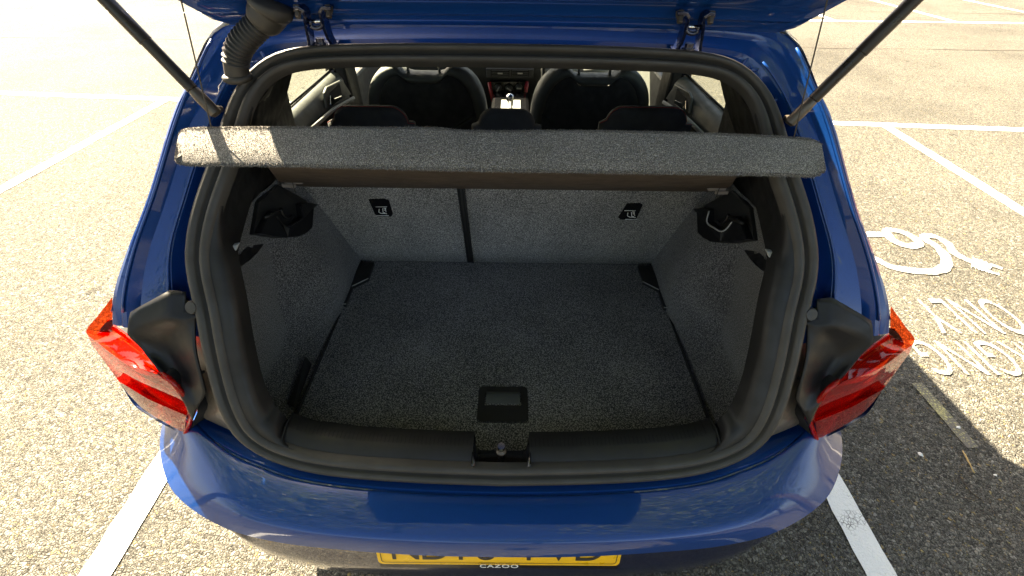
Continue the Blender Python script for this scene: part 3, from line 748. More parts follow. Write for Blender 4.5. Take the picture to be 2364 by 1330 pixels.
# side linings
def wall_x(y, z):
    h = (z - FZ)
    x = .503 + .14*h
    front = max(0, min(1, (.66 - y)/.26)); front = front*front*(3-2*front)
    x += .080*front*min(1, h/.10 + .15)                     # hollow behind the lamp
    arch = math.exp(-((y-.70)/.16)**2) * max(0, 1 - h/.34)   # wheel-arch swell
    x += .012*(1-arch) - .006
    x += .006*math.sin(y*46)*math.exp(-((y-.44)/.07)**2)*min(1, h/.1)
    x -= .030*math.exp(-((y-.63)/.12)**2 - ((z-.76)/.12)**2)*min(1, max(0, h)/.06)
    return min(x, .576)
for s in (1, -1):
    rows = []
    for j in range(25):
        z = FZ - .01 + (1.06 - FZ)*j/24
        ya = Gs(.575, z) + .030; rows.append([V((s*wall_x(y, z), y, z)) for y in [ya + (.90-ya)*i/48 for i in range(49)]])
    loft('side_lining', rows, 'carpet_wall', car)
    # black brackets at the rear of the floor
    bl = [(1473, 612), (1505, 613), (1524, 658), (1548, 662), (1549, 712), (1533, 710), (1520, 668), (1484, 650)]
    P = [at(u, v, z=FZ+.012) for u, v in bl]
    if s < 0: P = mx(P)
    br = slab('floor_bracket', P, (0, 0, -.016), 'black_plastic', car, bevel=.002)
    for px in ([(1484, 650), (1521, 669)], [(1526, 661), (1547, 659)], [(1526, 674), (1548, 676)], [(1533, 710), (1549, 711)]):
        Q = [at(u, v, z=FZ+.0145) for u, v in px]
        if s < 0: Q = mx(Q)
        tube('bracket_rim', Q, .0016, 'grey_edge', br, n=6)
    # plastic ledge with the shelf pivot socket
    def B(u, v, d):
        w_ = FWD + RIGHT*((u-WPX/2)/FPX) - UP*((v-HPX/2)/FPX); t_ = .5
        while t_ < 3:
            p = CAM + w_*t_
            if p.x >= wall_x(p.y, p.z) - d: break
            t_ += .002
        if s < 0: p.x = -p.x
        return p
    O_ = [(1597, 482), (1607, 492), (1609, 537), (1622, 549), (1638, 558), (1665, 561), (1690, 559), (1724, 552), (1712, 520), (1700, 500), (1690, 498), (1688, 512), (1672, 532), (1662, 535), (1650, 528), (1631, 514), (1637, 482), (1625, 478)]
    P = [B(u, v, .030) for u, v in O_]
    led = slab('pivot_ledge', P, V((s*.05, .01, -.01)), 'cover_plastic', car, bevel=.003)
    P2 = [B(u, v, .012) for u, v in ((1625, 474), (1688, 440), (1730, 480), (1740, 555), (1690, 562), (1640, 556), (1612, 520))]
    slab('socket_back', P2, V((s*.05, .01, -.01)), 'black_plastic', led, bevel=.002)
    tube('socket_rim', cat([B(u, v, .032) for u, v in ((1637, 487), (1632, 512), (1650, 527), (1663, 534), (1674, 531), (1690, 512))], 20), .0022, 'grey_edge' if s > 0 else 'cover_plastic', led, n=6)
    tube('socket_lug', cat([B(u, v, .030) for u, v in ((1655, 510), (1664, 517), (1674, 510), (1682, 495))], 12), .0050, 'cover_plastic', led, n=8)
    tube('socket_fin', [B(1684, 502, .036), B(1716, 516, .036)], .0045, 'trim_plastic', led, n=8)
    # pillar lining above the ledge, running forward to the door
    top = cat([(.560, .33, 1.01), (.560, .365, 1.045), (.552, .40, 1.09), (.530, .45, 1.15), (.505, .50, 1.21), (.475, .55, 1.265), (.44, .585, 1.30)], 22)
    low_ = cat_matched([(0,0,0), (1,0,0), (2,0,0), (3,0,0), (4,0,0)], [(.560, .36, 1.0), (.572, .50, .955), (.588, .66, .955), (.60, .74, 1.02), (.62, .80, 1.10)], 22)
    fwd_ = cat_matched([(0,0,0), (1,0,0), (2,0,0)], [(.62, .93, .93), (.672, 1.06, 1.05), (.635, 1.04, 1.34)], 22)
    rr = [top, [a.lerp(b_, .45) + V((.02, 0, 0)) for a, b_ in zip(top, low_)], low_, [a.lerp(b_, .5) + V((.006, 0, 0)) for a, b_ in zip(low_, fwd_)], fwd_]
    if s < 0: rr = [mx(r_) for r_ in rr]
    loft('pillar_lining', rr, 'black_plastic', car)
    P = [at(u, v, S=lambda x, z: Gs(x, z) + .045) for u, v in ((1770, 580), (1793, 584), (1797, 607), (1776, 595))]
    if s < 0: P = mx(P)
    slab('trim_tab', P, (0, .01, 0), 'grey_edge', car, bevel=.002)
# loose black wedge standing at the left floor edge
wl = empty('floor_strip'); cpart(wl)
P = [at(u, v, z=z) for u, v, z in ((668, 938, FZ+.004), (682, 946, FZ+.004), (720, 842, FZ+.004), (708, 828, FZ+.03))]
slab('strip', P, (0, 0, .012), 'black_plastic', wl, bevel=.002)

# rear seat backs (split) with the anchor labels
def seat_y(z): return .872 - .30*(z - FZ)
for x0, x1, nm in ((-.585, -.133, 'seat_back'), (-.117, .585, 'seat_back')):
    rows = []
    for z in (FZ-.02, FZ+.10, FZ+.22, FZ+.33, FZ+.39):
        k = 12; rows.append([V((x0 + (x1-x0)*i/k, seat_y(z), z)) for i in range(k+1)])
    loft(nm, rows, 'carpet_seat', car, solid=-.05)
tube('seat_split', [V((-.125, seat_y(FZ)+.012, FZ-.01)), V((-.125, seat_y(FZ+.39)+.012, FZ+.39))], .011, 'gap_black', car, n=8)
tube('split_edge', [V((-.1165, seat_y(FZ)-.002, FZ)), V((-.1165, seat_y(FZ+.39)-.002, FZ+.39))], .003, 'gap_black', car, n=6)
tube('split_edge', [V((-.1335, seat_y(FZ)-.001, FZ)), V((-.1335, seat_y(FZ+.39)-.001, FZ+.39))], .002, 'gap_black', car, n=6)
def on_seat(u, v, d=0): return at(u, v, S=lambda x, z: seat_y(z) - d)
for q in (((850, 460), (887, 459), (898, 463), (907, 494), (904, 500), (872, 500), (866, 496)), ((1448, 470), (1478, 469), (1484, 473), (1470, 504), (1464, 508), (1432, 507), (1427, 502))):
    lb = slab('anchor_label', [on_seat(u, v, .002) for u, v in q], (0, .003, 0), 'gloss_black', car, bevel=.0006)
    cx_ = sum(a for a, _ in q)/len(q); cy_ = sum(b_ for _, b_ in q)/len(q)
    for px in ([(-16, -4), (10, -4)], [(-14, 16), (14, 16)]):
        tube('label_line', [on_seat(cx_+u, cy_+v, .0025) for u, v in px], .0008, 'white_print', lb, n=4)
    for px in ([(-8, 1), (-9, 8), (-4, 11), (4, 11), (10, 12)], [(0, 0), (1, 9), (6, 10)], [(6, 0), (8, 8)], [(2, -1), (8, -1)], [(3, 3), (7, 4)]):
        tube('label_icon', [on_seat(cx_+u, cy_+v, .0025) for u, v in px], .0011, 'white_print', lb, n=4)

# ------------------------------------------------------------------ parcel shelf (lifts out)
shelf = empty('parcel_shelf', (0, .6, .95))
tag(shelf, 'grey carpeted parcel shelf tilted up on strings inside the boot', 'parcel shelf')
def spart(o): o.matrix_parent_inverse = Matrix.Translation((0, -.6, -.95)); return o
topl = cat([at(u, v, y=.444) for u, v in ((414, 310), (422, 299), (440, 295), (490, 293), (700, 292), (900, 293), (1010, 294), (1060, 299), (1160, 301), (1250, 300), (1500, 303), (1700, 309), (1830, 316), (1875, 321), (1895, 331))], 240)
botl = cat([at(u, v, y=.374) for u, v in ((406, 366), (410, 377), (428, 382), (500, 383), (700, 386), (900, 391), (1060, 395), (1160, 397), (1300, 399), (1500, 402), (1700, 405), (1830, 407), (1885, 407), (1904, 396))], 240)
m0 = [a.lerp(b_, .07) + V((0, -.001, .001)) for a, b_ in zip(topl, botl)]; m1 = [a.lerp(b_, .5) + V((0, -.0015, .002)) for a, b_ in zip(topl, botl)]; m2 = [a.lerp(b_, .92) + V((0, -.003, .002)) for a, b_ in zip(topl, botl)]
bk = [p + V((0, .020, -.012)) for p in topl]; bb = [p + V((0, .030, -.002)) for p in botl]
lip = loft('shelf_lip', [bk, topl, m0, m1, m2, botl, bb], 'carpet_shelf', shelf); spart(lip)
for c in (0, 239):
    e_ = [r_[c] for r_ in (bk, topl, m0, m1, m2, botl, bb)]; ct = sum(e_, V((0, 0, 0)))/7 + V((-.004 if c == 0 else .004, 0, 0))
    spart(mesh('shelf_end', e_ + [ct], [(i, i+1, 7) for i in range(6)], 'carpet_shelf', shelf))
# fibres standing off the lip
rn = random.Random(3); fv, ff = [], []
lines = [bk, topl, m0, m1, m2, botl]
for k in range(26000):
    i = rn.randrange(239); j = rn.choice((0, 1, 1, 2, 3, 4, 4, 4)); a = rn.random(); b_ = rn.random()
    p = lines[j][i].lerp(lines[j][i+1], a).lerp(lines[j+1][i].lerp(lines[j+1][i+1], a), b_)
    nn = V((rn.uniform(-.6, .6), -1 if 0 < j < 5 else -.3, {0: .9, 1: .9, 2: .3, 3: .1, 4: -.6}.get(j, 0) + rn.uniform(-.5, .5))).normalized() * rn.uniform(.0015, .0042)
    sd_ = V((rn.uniform(-1, 1), rn.uniform(-.3, .3), rn.uniform(-1, 1))).normalized() * .00045
    n0 = len(fv); fv += [p - sd_, p + sd_, p + nn]; ff.append((n0, n0+1, n0+2))
me = bpy.data.meshes.new('carpet_fibre'); me.from_pydata([tuple(v_) for v_ in fv], [], ff); me.materials.append(MATS['carpet_shelf'])
fo = bpy.data.objects.new('carpet_fibre', me); C.objects.link(fo); fo.parent = shelf; fo['kind'] = 'stuff'; spart(fo)
# board: underside and top
ub = [V((x, .425, 1.212)) for x in (-.42, -.2, 0, .2, .42)]; um = [V((x*1.26, .62, 1.075)) for x in (-.42, -.2, 0, .2, .42)]; uf = [V((x*1.36, .80, .958)) for x in (-.42, -.2, 0, .2, .42)]
up_ = [[p + V((0, .018, .026)) for p in r_] for r_ in (uf, um, ub)]
spart(loft('shelf_board', [ub, um, uf] + up_, 'shelf_under', shelf, cr=True, smooth=False, auto=20))
spart(loft('shelf_front_rail', [[p + V((0, -.004, -.002)) for p in uf], [p + V((0, .02, -.028)) for p in uf], [p + V((0, .05, .0)) for p in uf]], 'shelf_under', shelf, smooth=False))
for s in (1, -1):
    a0 = at(1833, 316, y=.43) if s > 0 else at(487, 292, y=.43); b0 = at(1910, 0, y=.475) if s > 0 else at(418, 0, y=.475)
    d = (b0 - a0)
    spart(tube('lift_string', [a0, a0 + d*.5, b0, b0 + d*.35], .0011, 'string', shelf, n=6))
    # clip and loop underneath
    q = at(1655, 433, y=.665) if s > 0 else at(678, 417, y=.665)
    cl = spart(box('string_clip', (q.x-.022, q.y-.006, q.z-.007), (q.x+.022, q.y+.006, q.z+.006), 'clip_plastic', shelf, bevel=.002))
    box('clip_tab', (q.x+s*.012-.016, q.y-.010, q.z-.014), (q.x+s*.012+.016, q.y-.004, q.z-.005), 'clip_plastic', cl, bevel=.001)
    pth = [(1705, 408, .56), (1672, 424, .63), (1660, 436, .65), (1655, 450, .65), (1650, 462, .652)] if s > 0 else [(625, 388, .56), (664, 404, .63), (674, 418, .65), (678, 432, .65), (682, 444, .652)]
    spart(tube('string_tail', cat([at(u, v, y=y) for u, v, y in pth], 14), .0011, 'string', shelf, n=6))

# ------------------------------------------------------------------ cabin seen over the shelf
def pillow(name, cx_, y_, z0, z1, hw, material, parent, th=.07, topr=.06, taper=.0):
    """upholstered slab: rounded outline, soft edges"""
    out = []
    k = 8; r_ = topr
    pts = [(-hw, z0), (-hw, z1 - r_)]
    for i in range(1, k+1): a = R(180 - 90*i/k); pts.append((-hw + taper + r_ + r_*math.cos(a), z1 - r_ + r_*math.sin(a)))
    for i in range(0, k+1): a = R(90 - 90*i/k); pts.append((hw - taper - r_ + r_*math.cos(a), z1 - r_ + r_*math.sin(a)))
    pts += [(hw, z1 - r_), (hw, z0)]
    cz = (z0 + z1)/2; rings = []
    for dy, sc_ in ((0, .0), (-.004, .55), (0, .88), (.006, .955), (.016, 1.0), (th-.014, 1.0), (th, .93), (th+.002, .0)):
        rings.append([V((cx_ + x*sc_, y_ + dy, cz + (z-cz)*sc_)) for x, z in pts])
    return loft(name, rings, material, parent, cc=True), pts
for x0, x1, zt, red in ((.262, .524, 1.150, True), (-.101, .098, 1.138, False), (-.508, -.262, 1.142, True)):
    o, pts = pillow('rear_headrest', (x0+x1)/2, .905, .98, zt, (x1-x0)/2, 'headrest_fabric', car, .045, .045, .018)
    if red: tube('piping', [V(((x0+x1)/2 + x, .921, (z-1.06)*1.004+1.06)) for x, z in pts[1:-1]], .0013, 'red_thread', o, n=6)
box('rear_bench', (-.62, .905, .60), (.62, 1.02, 1.03), 'seat_fabric', car, bevel=.03)
box('rear_cushion', (-.62, .95, .40), (.62, 1.38, .62), 'seat_fabric', car, bevel=.04)
for s in (1, -1):
    cx_ = .357*s
    FS = empty('front_seat'); cpart(FS)
    ol = [(-.255, .45), (-.262, .75), (-.258, .90), (-.240, .975), (-.205, 1.030), (-.150, 1.064), (-.118, 1.068), (-.085, 1.040), (0, 1.034), (.085, 1.040), (.118, 1.068), (.150, 1.064), (.205, 1.030), (.240, .975), (.258, .90), (.262, .75), (.255, .45)]
    P = cat([(x, 0, z) for x, z in ol], 61)
    rings = []
    for dy, sc_ in ((.018, .80), (.0, .88), (.006, .96), (.030, 1.0), (.085, 1.0), (.13, .94), (.15, .6)):
        rings.append([V((cx_ + p.x*sc_, 1.60 + dy + (p.z-.8)*(-.05), .75 + (p.z-.75)*(1-(1-sc_)*.55))) for p in P])
    loft('backrest', rings, 'seat_bolster', FS)
    P2 = [(p.x*.80, p.z*1.0 - .035*(p.z > .9)) for p in P]
    loft('back_panel', [[V((cx_ + x*k_, 1.597 - .006*q_ + (z-.8)*(-.05), .75+(z-.75)*k_)) for x, z in P2] for k_, q_ in ((1.02, -1.4), (1.0, .3), (.95, 1), (.5, 1.2), (.0, 1.2))], 'seat_fabric', FS)
    pillow('headrest', cx_, 1.60, 1.075, 1.28, .135, 'seat_fabric', FS, .09, .05, .01)
    for dx in (-.065, .065): tube('headrest_post', [V((cx_+dx, 1.635, 1.02)), V((cx_+dx, 1.635, 1.10))], .006, 'chrome', FS, n=10)
    box('cushion', (cx_-.26, 1.66, .35), (cx_+.26, 2.10, .50), 'seat_fabric', FS, bevel=.04)
# rear door cards
for s in (1, -1):
    D = empty('rear_door'); cpart(D)
    xw = .690
    prof = [(.690, .45), (.668, .62), (.672, .80), (.662, .90), (.664, .95), (.672, 1.0), (.676, 1.028), (.690, 1.050), (.712, 1.056), (.735, 1.056)]
    rows = [[V((s*x, y_, z)) for x, z in prof] for y_ in (.98, 1.1, 1.25, 1.4, 1.52, 1.56)]
    loft('door_card', rows, 'door_trim', D)
    tube('window_rubber', [V((s*.722, .98, 1.062)), V((s*.722, 1.62, 1.060))], .004, 'gap_black', D, n=8)
    # handle recess with bright pull
    def A(u, v, x=.660):
        p = at(u, v, x=x)
        if s < 0: p.x = -p.x
        return p
    slab('handle_bezel', [A(u, v, .663) for u, v in ((1558, 194), (1590, 212), (1595, 226), (1590, 262), (1556, 240), (1536, 228))], (s*.01, 0, 0), 'door_trim', D, bevel=.004)
    slab('handle_recess', [A(u, v, .660) for u, v in ((1563, 204), (1583, 226), (1581, 255), (1557, 240), (1556, 236))], (s*.004, 0, 0), 'gap_black', D, bevel=.001)
    slab('handle_pull', [A(u, v, .655) for u, v in ((1558, 231), (1574, 238), (1583, 231), (1582, 252), (1578, 256), (1558, 241))], (s*.006, 0, 0), 'chrome', D, bevel=.002)
    tube('armrest_edge', [A(1532, 236, .655), A(1575, 263, .652), A(1622, 310, .645)], .007, 'grey_edge', D, n=8)
    slab('armrest', [A(u, v, .655) for u, v in ((1530, 240), (1575, 267), (1620, 312), (1560, 330), (1522, 262))], (s*.02, 0, 0), 'trim_plastic', D, bevel=.004)
    box('centre_pillar', (s*.66 if s > 0 else -.74, 1.575, .40), (.74 if s > 0 else s*.66, 1.70, 1.40), 'trim_plastic', car, bevel=.012)
    box('front_door_card', (s*.69 if s > 0 else -.74, 1.70, .40), (.74 if s > 0 else s*.69, 2.65, .99), 'door_trim', car, bevel=.012)
# dashboard
dash = empty('dashboard'); cpart(dash)
YD = 2.30
def DD(u, v, y=YD): return at(u, v, y=y)
loft('dash_top', [[V((x, y_, z)) for x in (-.70, -.35, 0, .35, .70)] for y_, z in ((2.95, 1.02), (2.45, 1.0), (2.34, .95), (2.315, .86), (2.33, .80), (2.40, .70), (2.42, .30))], 'dash_plastic', dash)
v0, v1 = DD(1122, 157), DD(1232, 181)
box('vent_housing', (v0.x, 2.29, v1.z), (v1.x, 2.33, v0.z), 'dash_plastic', dash, bevel=.006)
for ua, ub_ in ((1133, 1176), (1180, 1221)):
    a, b_ = DD(ua, 160, 2.288), DD(ub_, 177, 2.288)
    vt = box('air_vent', (a.x, 2.286, b_.z), (b_.x, 2.292, a.z), 'gap_black', dash, bevel=.001)
    for k in range(4):
        zz = b_.z + (a.z-b_.z)*(k+.5)/4; box('vent_slat', (a.x+.004, 2.280, zz-.0015), (b_.x-.004, 2.287, zz+.0015), 'dash_plastic', vt, bevel=0)
    cz = (a.z+b_.z)/2; cxv = (a.x+b_.x)/2; box('vent_slider', (cxv-.014, 2.276, cz-.004), (cxv+.014, 2.282, cz+.004), 'grey_edge', vt, bevel=.001)
P = [DD(u, v) for u, v in ((1130, 188), (1216, 188), (1208, 262), (1144, 262))]
cs = slab('centre_console', P, (0, .03, 0), 'gloss_black', dash, bevel=.004)
for px in ((1129, 190, 1144, 264), (1217, 188, 1207, 264)):
    tube('red_strip', [DD(px[0], px[1], YD-.015), DD(px[2], px[3], YD-.015)], .011, 'red_trim', dash, n=10)
for u, v, an in ((1150, 203, 30), (1175, 204, -60), (1198, 202, 0)):
    q = DD(u, v, YD-.008); tube('climate_knob', [q, q + V((0, -.018, 0))], .021, 'black_plastic', cs, n=20)
    a = R(an if an else 0); dv = V((math.cos(R(90-an)) if an else 1, 0, math.sin(R(90-an)) if an else 0)).normalized()*.014
    tube('knob_mark', [q + V((0, -.021, 0)) - dv, q + V((0, -.021, 0)) + dv], .004, 'grey_edge', cs, n=6)
for k in range(4):
    q = DD(1160 + k*12, 207, YD-.004); box('switch', (q.x-.008, q.y-.003, q.z-.004), (q.x+.008, q.y, q.z+.004), 'grey_edge' if k % 3 == 1 else 'black_plastic', cs, bevel=.001)
gl_ = empty('gear_lever'); cpart(gl_)
ga, gb = at(1179, 254, y=1.98), at(1177, 216, y=1.98)
tube('knob', [ga.lerp(gb, f) for f in (0, .1, .5, .75, .9, 1.0)], [.014, .013, .016, .022, .020, .004], 'chrome', gl_, n=16)
box('console_base', (-.10, 1.70, .30), (.11, 2.34, ga.z), 'gloss_black', gl_, bevel=.02)
box('shift_gate', (-.045, 1.90, ga.z), (.06, 2.12, ga.z+.006), 'grey_edge', gl_, bevel=.002)
sw = empty('steering_wheel'); cpart(sw)
cw = V((.36, 2.10, .93)); 
tube('rim', [cw + V((math.cos(a)*.185, math.sin(a)*.06, math.sin(a)*.175)) for a in [2*math.pi*i/40 for i in range(41)]], .014, 'black_plastic', sw, n=10)
tube('hub', [cw + V((0, .0, 0)), cw + V((0, .05, -.02))], [.07, .06], 'black_plastic', sw, n=18)
for a in (R(0), R(180), R(-90)): tube('spoke', [cw, cw + V((math.cos(a)*.18, math.sin(a)*.06, math.sin(a)*.17))], .014, 'grey_edge', sw, n=8)

# ------------------------------------------------------------------ body shell
box('cabin_floor', (-.78, .20, .24), (.78, 3.0, .30), 'gap_black', car, bevel=0)
box('bulkhead', (-.78, 2.96, .25), (.78, 3.0, .98), 'gap_black', car, bevel=0)
roofr = []
for y_, z, hw in ((.65, 1.408, .50), (.70, 1.425, .54), (1.0, 1.445, .565), (1.6, 1.455, .575), (2.1, 1.435, .565), (2.35, 1.40, .55)):
    roofr.append([V((hw*f, y_, z - .045*abs(f)**3)) for f in [-1+2*i/16 for i in range(17)]])
loft('roof', roofr, 'paint', car, solid=.03)
loft('windscreen', [[V((hw*f, y_, z - .03*abs(f)**3)) for f in [-1+2*i/12 for i in range(13)]] for y_, z, hw in ((2.36, 1.395, .545), (2.7, 1.20, .62), (3.02, .99, .69))], 'glass', car)
for s in (1, -1):
    zr = [V(p) for p in ((.768,.304,.958),(.755,.323,.988),(.714,.366,1.061),(.663,.428,1.148),(.619,.515,1.252),(.585,.566,1.312),(.542,.628,1.379),(.50,.65,1.40))]
    tg_ = [V(p) for p in ((.84,.95,.95),(.83,.96,.99),(.78,1.00,1.07),(.72,1.02,1.16),(.66,1.04,1.26),(.62,1.05,1.32),(.575,1.0,1.40),(.53,.9,1.43))]
    A = cat(zr, 24); B_ = cat_matched(zr, tg_, 24)
    rr = [A, [a.lerp(b_, .5) + V((.012, 0, 0)) for a, b_ in zip(A, B_)], B_]
    if s < 0: rr = [mx(r_) for r_ in rr]
    loft('rear_pillar', rr, 'paint', car)
    ra = [V(p) for p in ((.775,.37,.955),(.812,.41,.93),(.832,.42,.88),(.843,.43,.78),(.848,.43,.67))]
    rb = [V(p) for p in ((.84,.62,.95),(.868,.62,.92),(.880,.62,.86),(.884,.62,.78),(.884,.62,.67))]
    rr = [cat(ra, 14), cat(rb, 14)]
    if s < 0: rr = [mx(r_) for r_ in rr]
    loft('quarter_corner', rr, 'paint', car)
    # flank with wheel openings
    prof = [(.855, .24), (.875, .34), (.884, .48), (.882, .60), (.886, .72), (.884, .82), (.875, .90), (.846, .955), (.815, .985)]
    P = cat([(x, 0, z) for x, z in prof], 22); ys = [.62 + i*.04 for i in range(82)]
    vs, fs = [], []
    for j, y_ in enumerate(ys):
        tp = 1 - .10*max(0, (y_-3.0)/.9)**2
        for p in P: vs.append(V((s*p.x*tp, y_, p.z)))
    arches = ((.80, .325), (3.34, .325))
    for j in range(len(ys)-1):
        for i in range(21):
            cy_ = ys[j]+.02; cz_ = (P[i].z+P[i+1].z)/2
            if any(math.hypot(cy_-ay, cz_-az) < .355 for ay, az in arches): continue
            fs.append((j*22+i, j*22+i+1, (j+1)*22+i+1, (j+1)*22+i))
    loose = mesh('flank', vs, fs, 'paint', car)
    for ay, az in arches:
        tube('arch_lip', [V((s*.872*(1 if ay < 2 else .985), ay+math.cos(a)*.36, az+math.sin(a)*.36)) for a in [R(-15+210*i/24) for i in range(25)]], .020, 'black_plastic', car, n=8)
        W = empty('wheel'); cpart(W)
        wr = [(.225,.20),(.295,.205),(.312,.19),(.316,.10),(.312,.02),(.295,.0),(.225,.005)]
        xo = .865 if ay < 2 else .852
        rings = [[V((s*(xo-.0-d), ay+math.cos(a)*r_, az-.005+math.sin(a)*r_)) for r_, d in wr] for a in [2*math.pi*i/36 for i in range(36)]]
        loft('tyre', rings, 'tyre', W, cr=True)
        rim = [[V((s*(xo-d), ay+math.cos(a)*r_, az-.005+math.sin(a)*r_)) for r_, d in ((.225,.01),(.205,.03),(.06,.04),(.045,.02),(.001,.02))] for a in [2*math.pi*i/36 for i in range(36)]]
        loft('rim', rim, 'steel_dark', W, cr=True)
        for k in range(5):
            a = 2*math.pi*k/5; tube('spoke', [V((s*(xo-.022), ay+math.cos(a)*.03, az-.005+math.sin(a)*.03)), V((s*(xo-.012), ay+math.cos(a)*.215, az-.005+math.sin(a)*.215))], [.024, .018], 'chrome', W, n=8)
    # side glass and upper frame
    for ya, yb_, xb, xt, zt in ((1.06, 1.58, .735, .60, 1.385), (1.70, 2.62, .735, .60, 1.385)):
        rows = [[V((s*(xb+(xt-xb)*f**1.3), ya + .0*f if ya < 1.5 else ya, 1.05+(zt-1.05)*f)) for f in (0, .35, .7, 1)], [V((s*(xb+(xt-xb)*f**1.3), yb_ - (.35*f if ya > 1.5 else 0), 1.05+(zt-1.05)*f)) for f in (0, .35, .7, 1)]]
        loft('side_window', rows, 'glass', car)
    loft('header_sun_shield', [[V((s*x, y_, z)) for y_ in (.97, 1.3, 1.7, 2.2)] for x, z in ((.66, 1.275), (.648, 1.30), (.615, 1.36), (.59, 1.41))], 'black_plastic', car, solid=.01)  # unseen header strip added to keep the sun off the rear headrest
    tube('window_frame', [V((s*.60, .98, 1.39)), V((s*.605, 1.6, 1.40)), V((s*.595, 2.25, 1.385)), V((s*.65, 2.65, 1.20)), V((s*.72, 3.0, 1.0))], .026, 'paint', car, n=10)
    loft('shoulder', [[V((s*.815, y_, .985)) for y_ in (.95, 1.5, 2.0, 3.0)], [V((s*.79, y_, 1.002)) for y_ in (.95, 1.5, 2.0, 3.0)], [V((s*.765, y_, 1.012)) for y_ in (.95, 1.5, 2.0, 3.0)], [V((s*.748, y_, 1.016)) for y_ in (.95, 1.5, 2.0, 3.0)]], 'paint', car)
    box('outer_pillar', (s*.70 if s > 0 else -.745, 1.57, 1.02), (.745 if s > 0 else s*.70, 1.71, 1.16), 'gloss_black', car, bevel=.01)
    # door mirror
    MR = empty('door_mirror'); cpart(MR)
    pillow('mirror_housing', s*.93, 2.55, .98, 1.13, .09, 'paint', MR, .10, .05, .01)
    tube('mirror_arm', [V((s*.78, 2.62, 1.02)), V((s*.88, 2.60, 1.03))], .025, 'gloss_black', MR, n=10)
bon = [[V((hw*f, y_, z - .05*abs(f)**3)) for f in [-1+2*i/14 for i in range(15)]] for y_, z, hw in ((3.0, .99, .76), (3.3, .965, .775), (3.7, .90, .76), (3.9, .80, .72), (3.98, .66, .70), (4.0, .45, .70), (3.92, .25, .68))]
loft('bonnet', bon, 'paint', car)

# ------------------------------------------------------------------ litter on the ground
def ground_path(px, z=.008): return [at(u, v, z=z) for u, v in px]
o = tube('straw', ground_path([(2222, 1040), (2235, 1065), (2250, 1092)]), .0022, 'straw', n=5); tag(o, 'pale dry straw lying on dark asphalt beside the yellow smear', 'straw', 'bits of straw on the asphalt')
o = tube('straw', ground_path([(2228, 1048), (2240, 1072), (2247, 1090)], .011), .0018, 'straw', n=5); tag(o, 'shorter dry straw lying across the longer straw on dark asphalt', 'straw', 'bits of straw on the asphalt')
o = tube('twig', ground_path([(2216, 1100), (2240, 1135), (2270, 1158)]), .0020, 'twig', n=5); tag(o, 'thin dark twig bent across the asphalt below the straw', 'twig')
o = tube('twig', ground_path([(2180, 1138), (2225, 1150), (2275, 1158)], .010), .0020, 'twig', n=5); tag(o, 'straight dark twig lying across the bent twig', 'twig')
def scrap(u, v, r_, label):
    c_ = at(u, v, z=.006); k = random.Random(u)
    P = [c_ + V((math.cos(a)*r_*k.uniform(.5, 1.2), math.sin(a)*r_*k.uniform(.5, 1.2), k.uniform(0, .006))) for a in [2*math.pi*i/6 for i in range(6)]]
    o = mesh('paper_scrap', P + [c_ + V((0, 0, .012))], [(i, (i+1) % 6, 6) for i in range(6)], 'paper', smooth=False); tag(o, label, 'paper scrap')
scrap(2124, 1050, .010, 'small white paper scrap on dark asphalt between bay line and yellow smear')
scrap(2211, 987, .007, 'tiny white paper scrap beside the yellow smear on the asphalt')
scrap(2296, 1098, .006, 'tiny pale paper scrap on dark asphalt right of the straw')

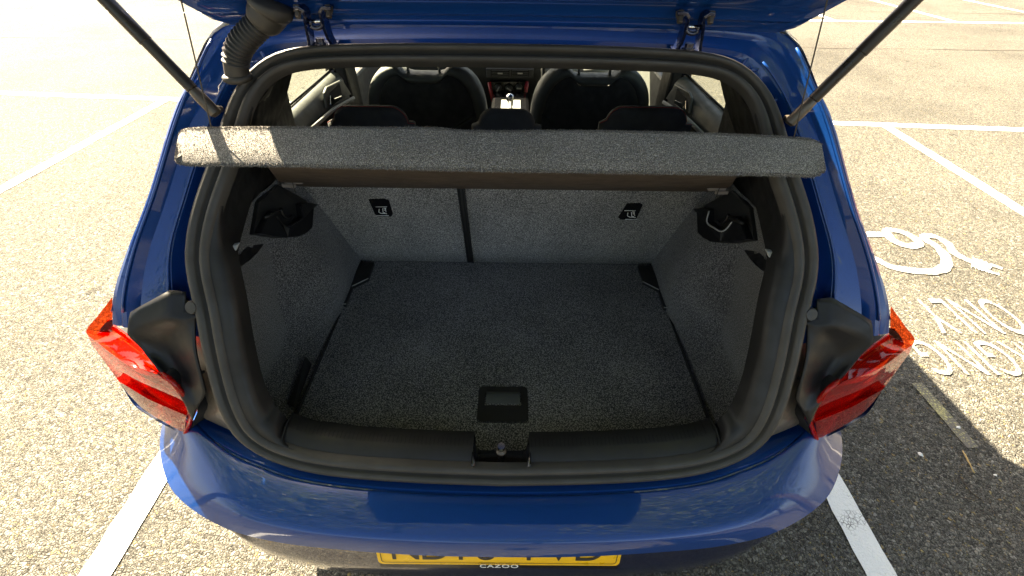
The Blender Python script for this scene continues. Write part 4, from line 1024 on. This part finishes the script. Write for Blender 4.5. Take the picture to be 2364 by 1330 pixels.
# ------------------------------------------------------------------ surroundings behind and beside the bay (they mirror in the paint)
leaf = bpy.data.meshes.new('leaf_clump')
def tree(x, y, h, r_, seed, label, m='leaf_a'):
    k = random.Random(seed); T = empty('broadleaf_tree', (x, y, 0)); tag(T, label, 'tree', 'trees round the car park')
    def add(o): o.parent = T; return o
    add(tube('trunk', [V((0, 0, 0)), V((.1, .05, h*.25)), V((.0, .1, h*.5)), V((.15, 0, h*.8))], [.22, .17, .12, .05], 'bark', n=10))
    ends = []
    for i in range(9):
        a = k.uniform(0, 2*math.pi); z0 = h*k.uniform(.28, .6); L_ = r_*k.uniform(.5, .9)
        e = V((math.cos(a)*L_, math.sin(a)*L_, z0 + h*k.uniform(.12, .3))); ends.append(e)
        add(tube('limb', [V((0, .05, z0)), V((math.cos(a)*L_*.5, math.sin(a)*L_*.5, z0 + (e.z-z0)*.6)), e], [.08, .05, .02], 'bark', n=6))
    vs, fs = [], []
    for i in range(int(2600*max(1, (r_/2.6)**2))):
        e = k.choice(ends) if k.random() < .7 else V((k.uniform(-.5, .5)*r_, k.uniform(-.5, .5)*r_, h*k.uniform(.5, .95)))
        p = e + V((k.gauss(0, .32)*r_, k.gauss(0, .32)*r_, k.gauss(0, .13)*h))
        if p.z < h*.22: continue
        u_ = V((k.uniform(-1, 1), k.uniform(-1, 1), k.uniform(-1, 1))).normalized(); w_ = u_.cross(V((k.uniform(-1, 1), k.uniform(-1, 1), .3))).normalized(); s_ = k.uniform(.16, .36)
        n0 = len(vs); vs += [p, p + (u_ + w_*.5)*s_*.6, p + u_*s_*1.3, p + (u_ - w_*.5)*s_*.6]; fs.append((n0, n0+1, n0+2, n0+3))
    add(_mesh('crown', vs, fs, m, smooth=False, fixn=False))
tree(-6.8, -2.4, 14.0, 4.4, 1, 'tall leafy tree at the left rear corner of the bay row')
tree(6.8, -2.2, 14.0, 4.4, 2, 'tall leafy tree at the right rear corner of the bay row')
tree(1.0, -13, 9.5, 3.2, 3, 'wide leafy tree across the lane facing the car rear')
tree(12.5, -6.5, 8.0, 2.8, 4, 'leafy tree standing before the right brick house')
tree(-13.0, -9.5, 8.0, 2.8, 5, 'leafy tree standing before the left brick house')
def house(x, y, rz, label):
    H = empty('brick_house', (x, y, 0)); H.rotation_euler.z = rz; tag(H, label, 'house')
    def add(o): o.parent = H; return o
    w_, d_, h_ = 11, 7, 5.2
    add(box('wall', (-w_/2, 0, 0), (w_/2, d_, h_), 'brick_wall', bevel=0))
    rf = add(_mesh('roof', [V(p) for p in ((-w_/2-.3, -.4, h_-.1), (w_/2+.3, -.4, h_-.1), (w_/2+.3, d_/2, h_+2.6), (-w_/2-.3, d_/2, h_+2.6), (w_/2+.3, d_+.4, h_-.1), (-w_/2-.3, d_+.4, h_-.1))], [(0, 1, 2, 3), (3, 2, 4, 5), (0, 3, 5), (1, 4, 2)], 'roof_tile', smooth=False))
    c_ = box('chimney', (w_/2-1.6, d_/2-.4, h_+1.8), (w_/2-.8, d_/2+.4, h_+3.6), 'brick_wall', bevel=0); c_.parent = rf
    for wx in (-3.9, -1.3, 1.3, 3.9):
        for wz in (1.0, 3.3):
            if wx == 1.3 and wz < 2: continue
            f_ = add(box('window', (wx-.65, -.06, wz-.05), (wx+.65, -.005, wz+1.25), 'white_print', bevel=.01))
            for sx_ in (-1, 1):
                pn = box('pane', (wx+sx_*.31-.27, -.075, wz+.03), (wx+sx_*.31+.27, -.062, wz+1.17), 'gloss_black', bevel=0); pn.parent = f_
    dr = add(box('door', (.8, -.06, 0), (1.8, -.005, 2.1), 'white_print', bevel=.01))
house(21, 4, R(-90), 'red brick house right of the car park')
house(-22, 6, R(90), 'red brick house left of the car park')
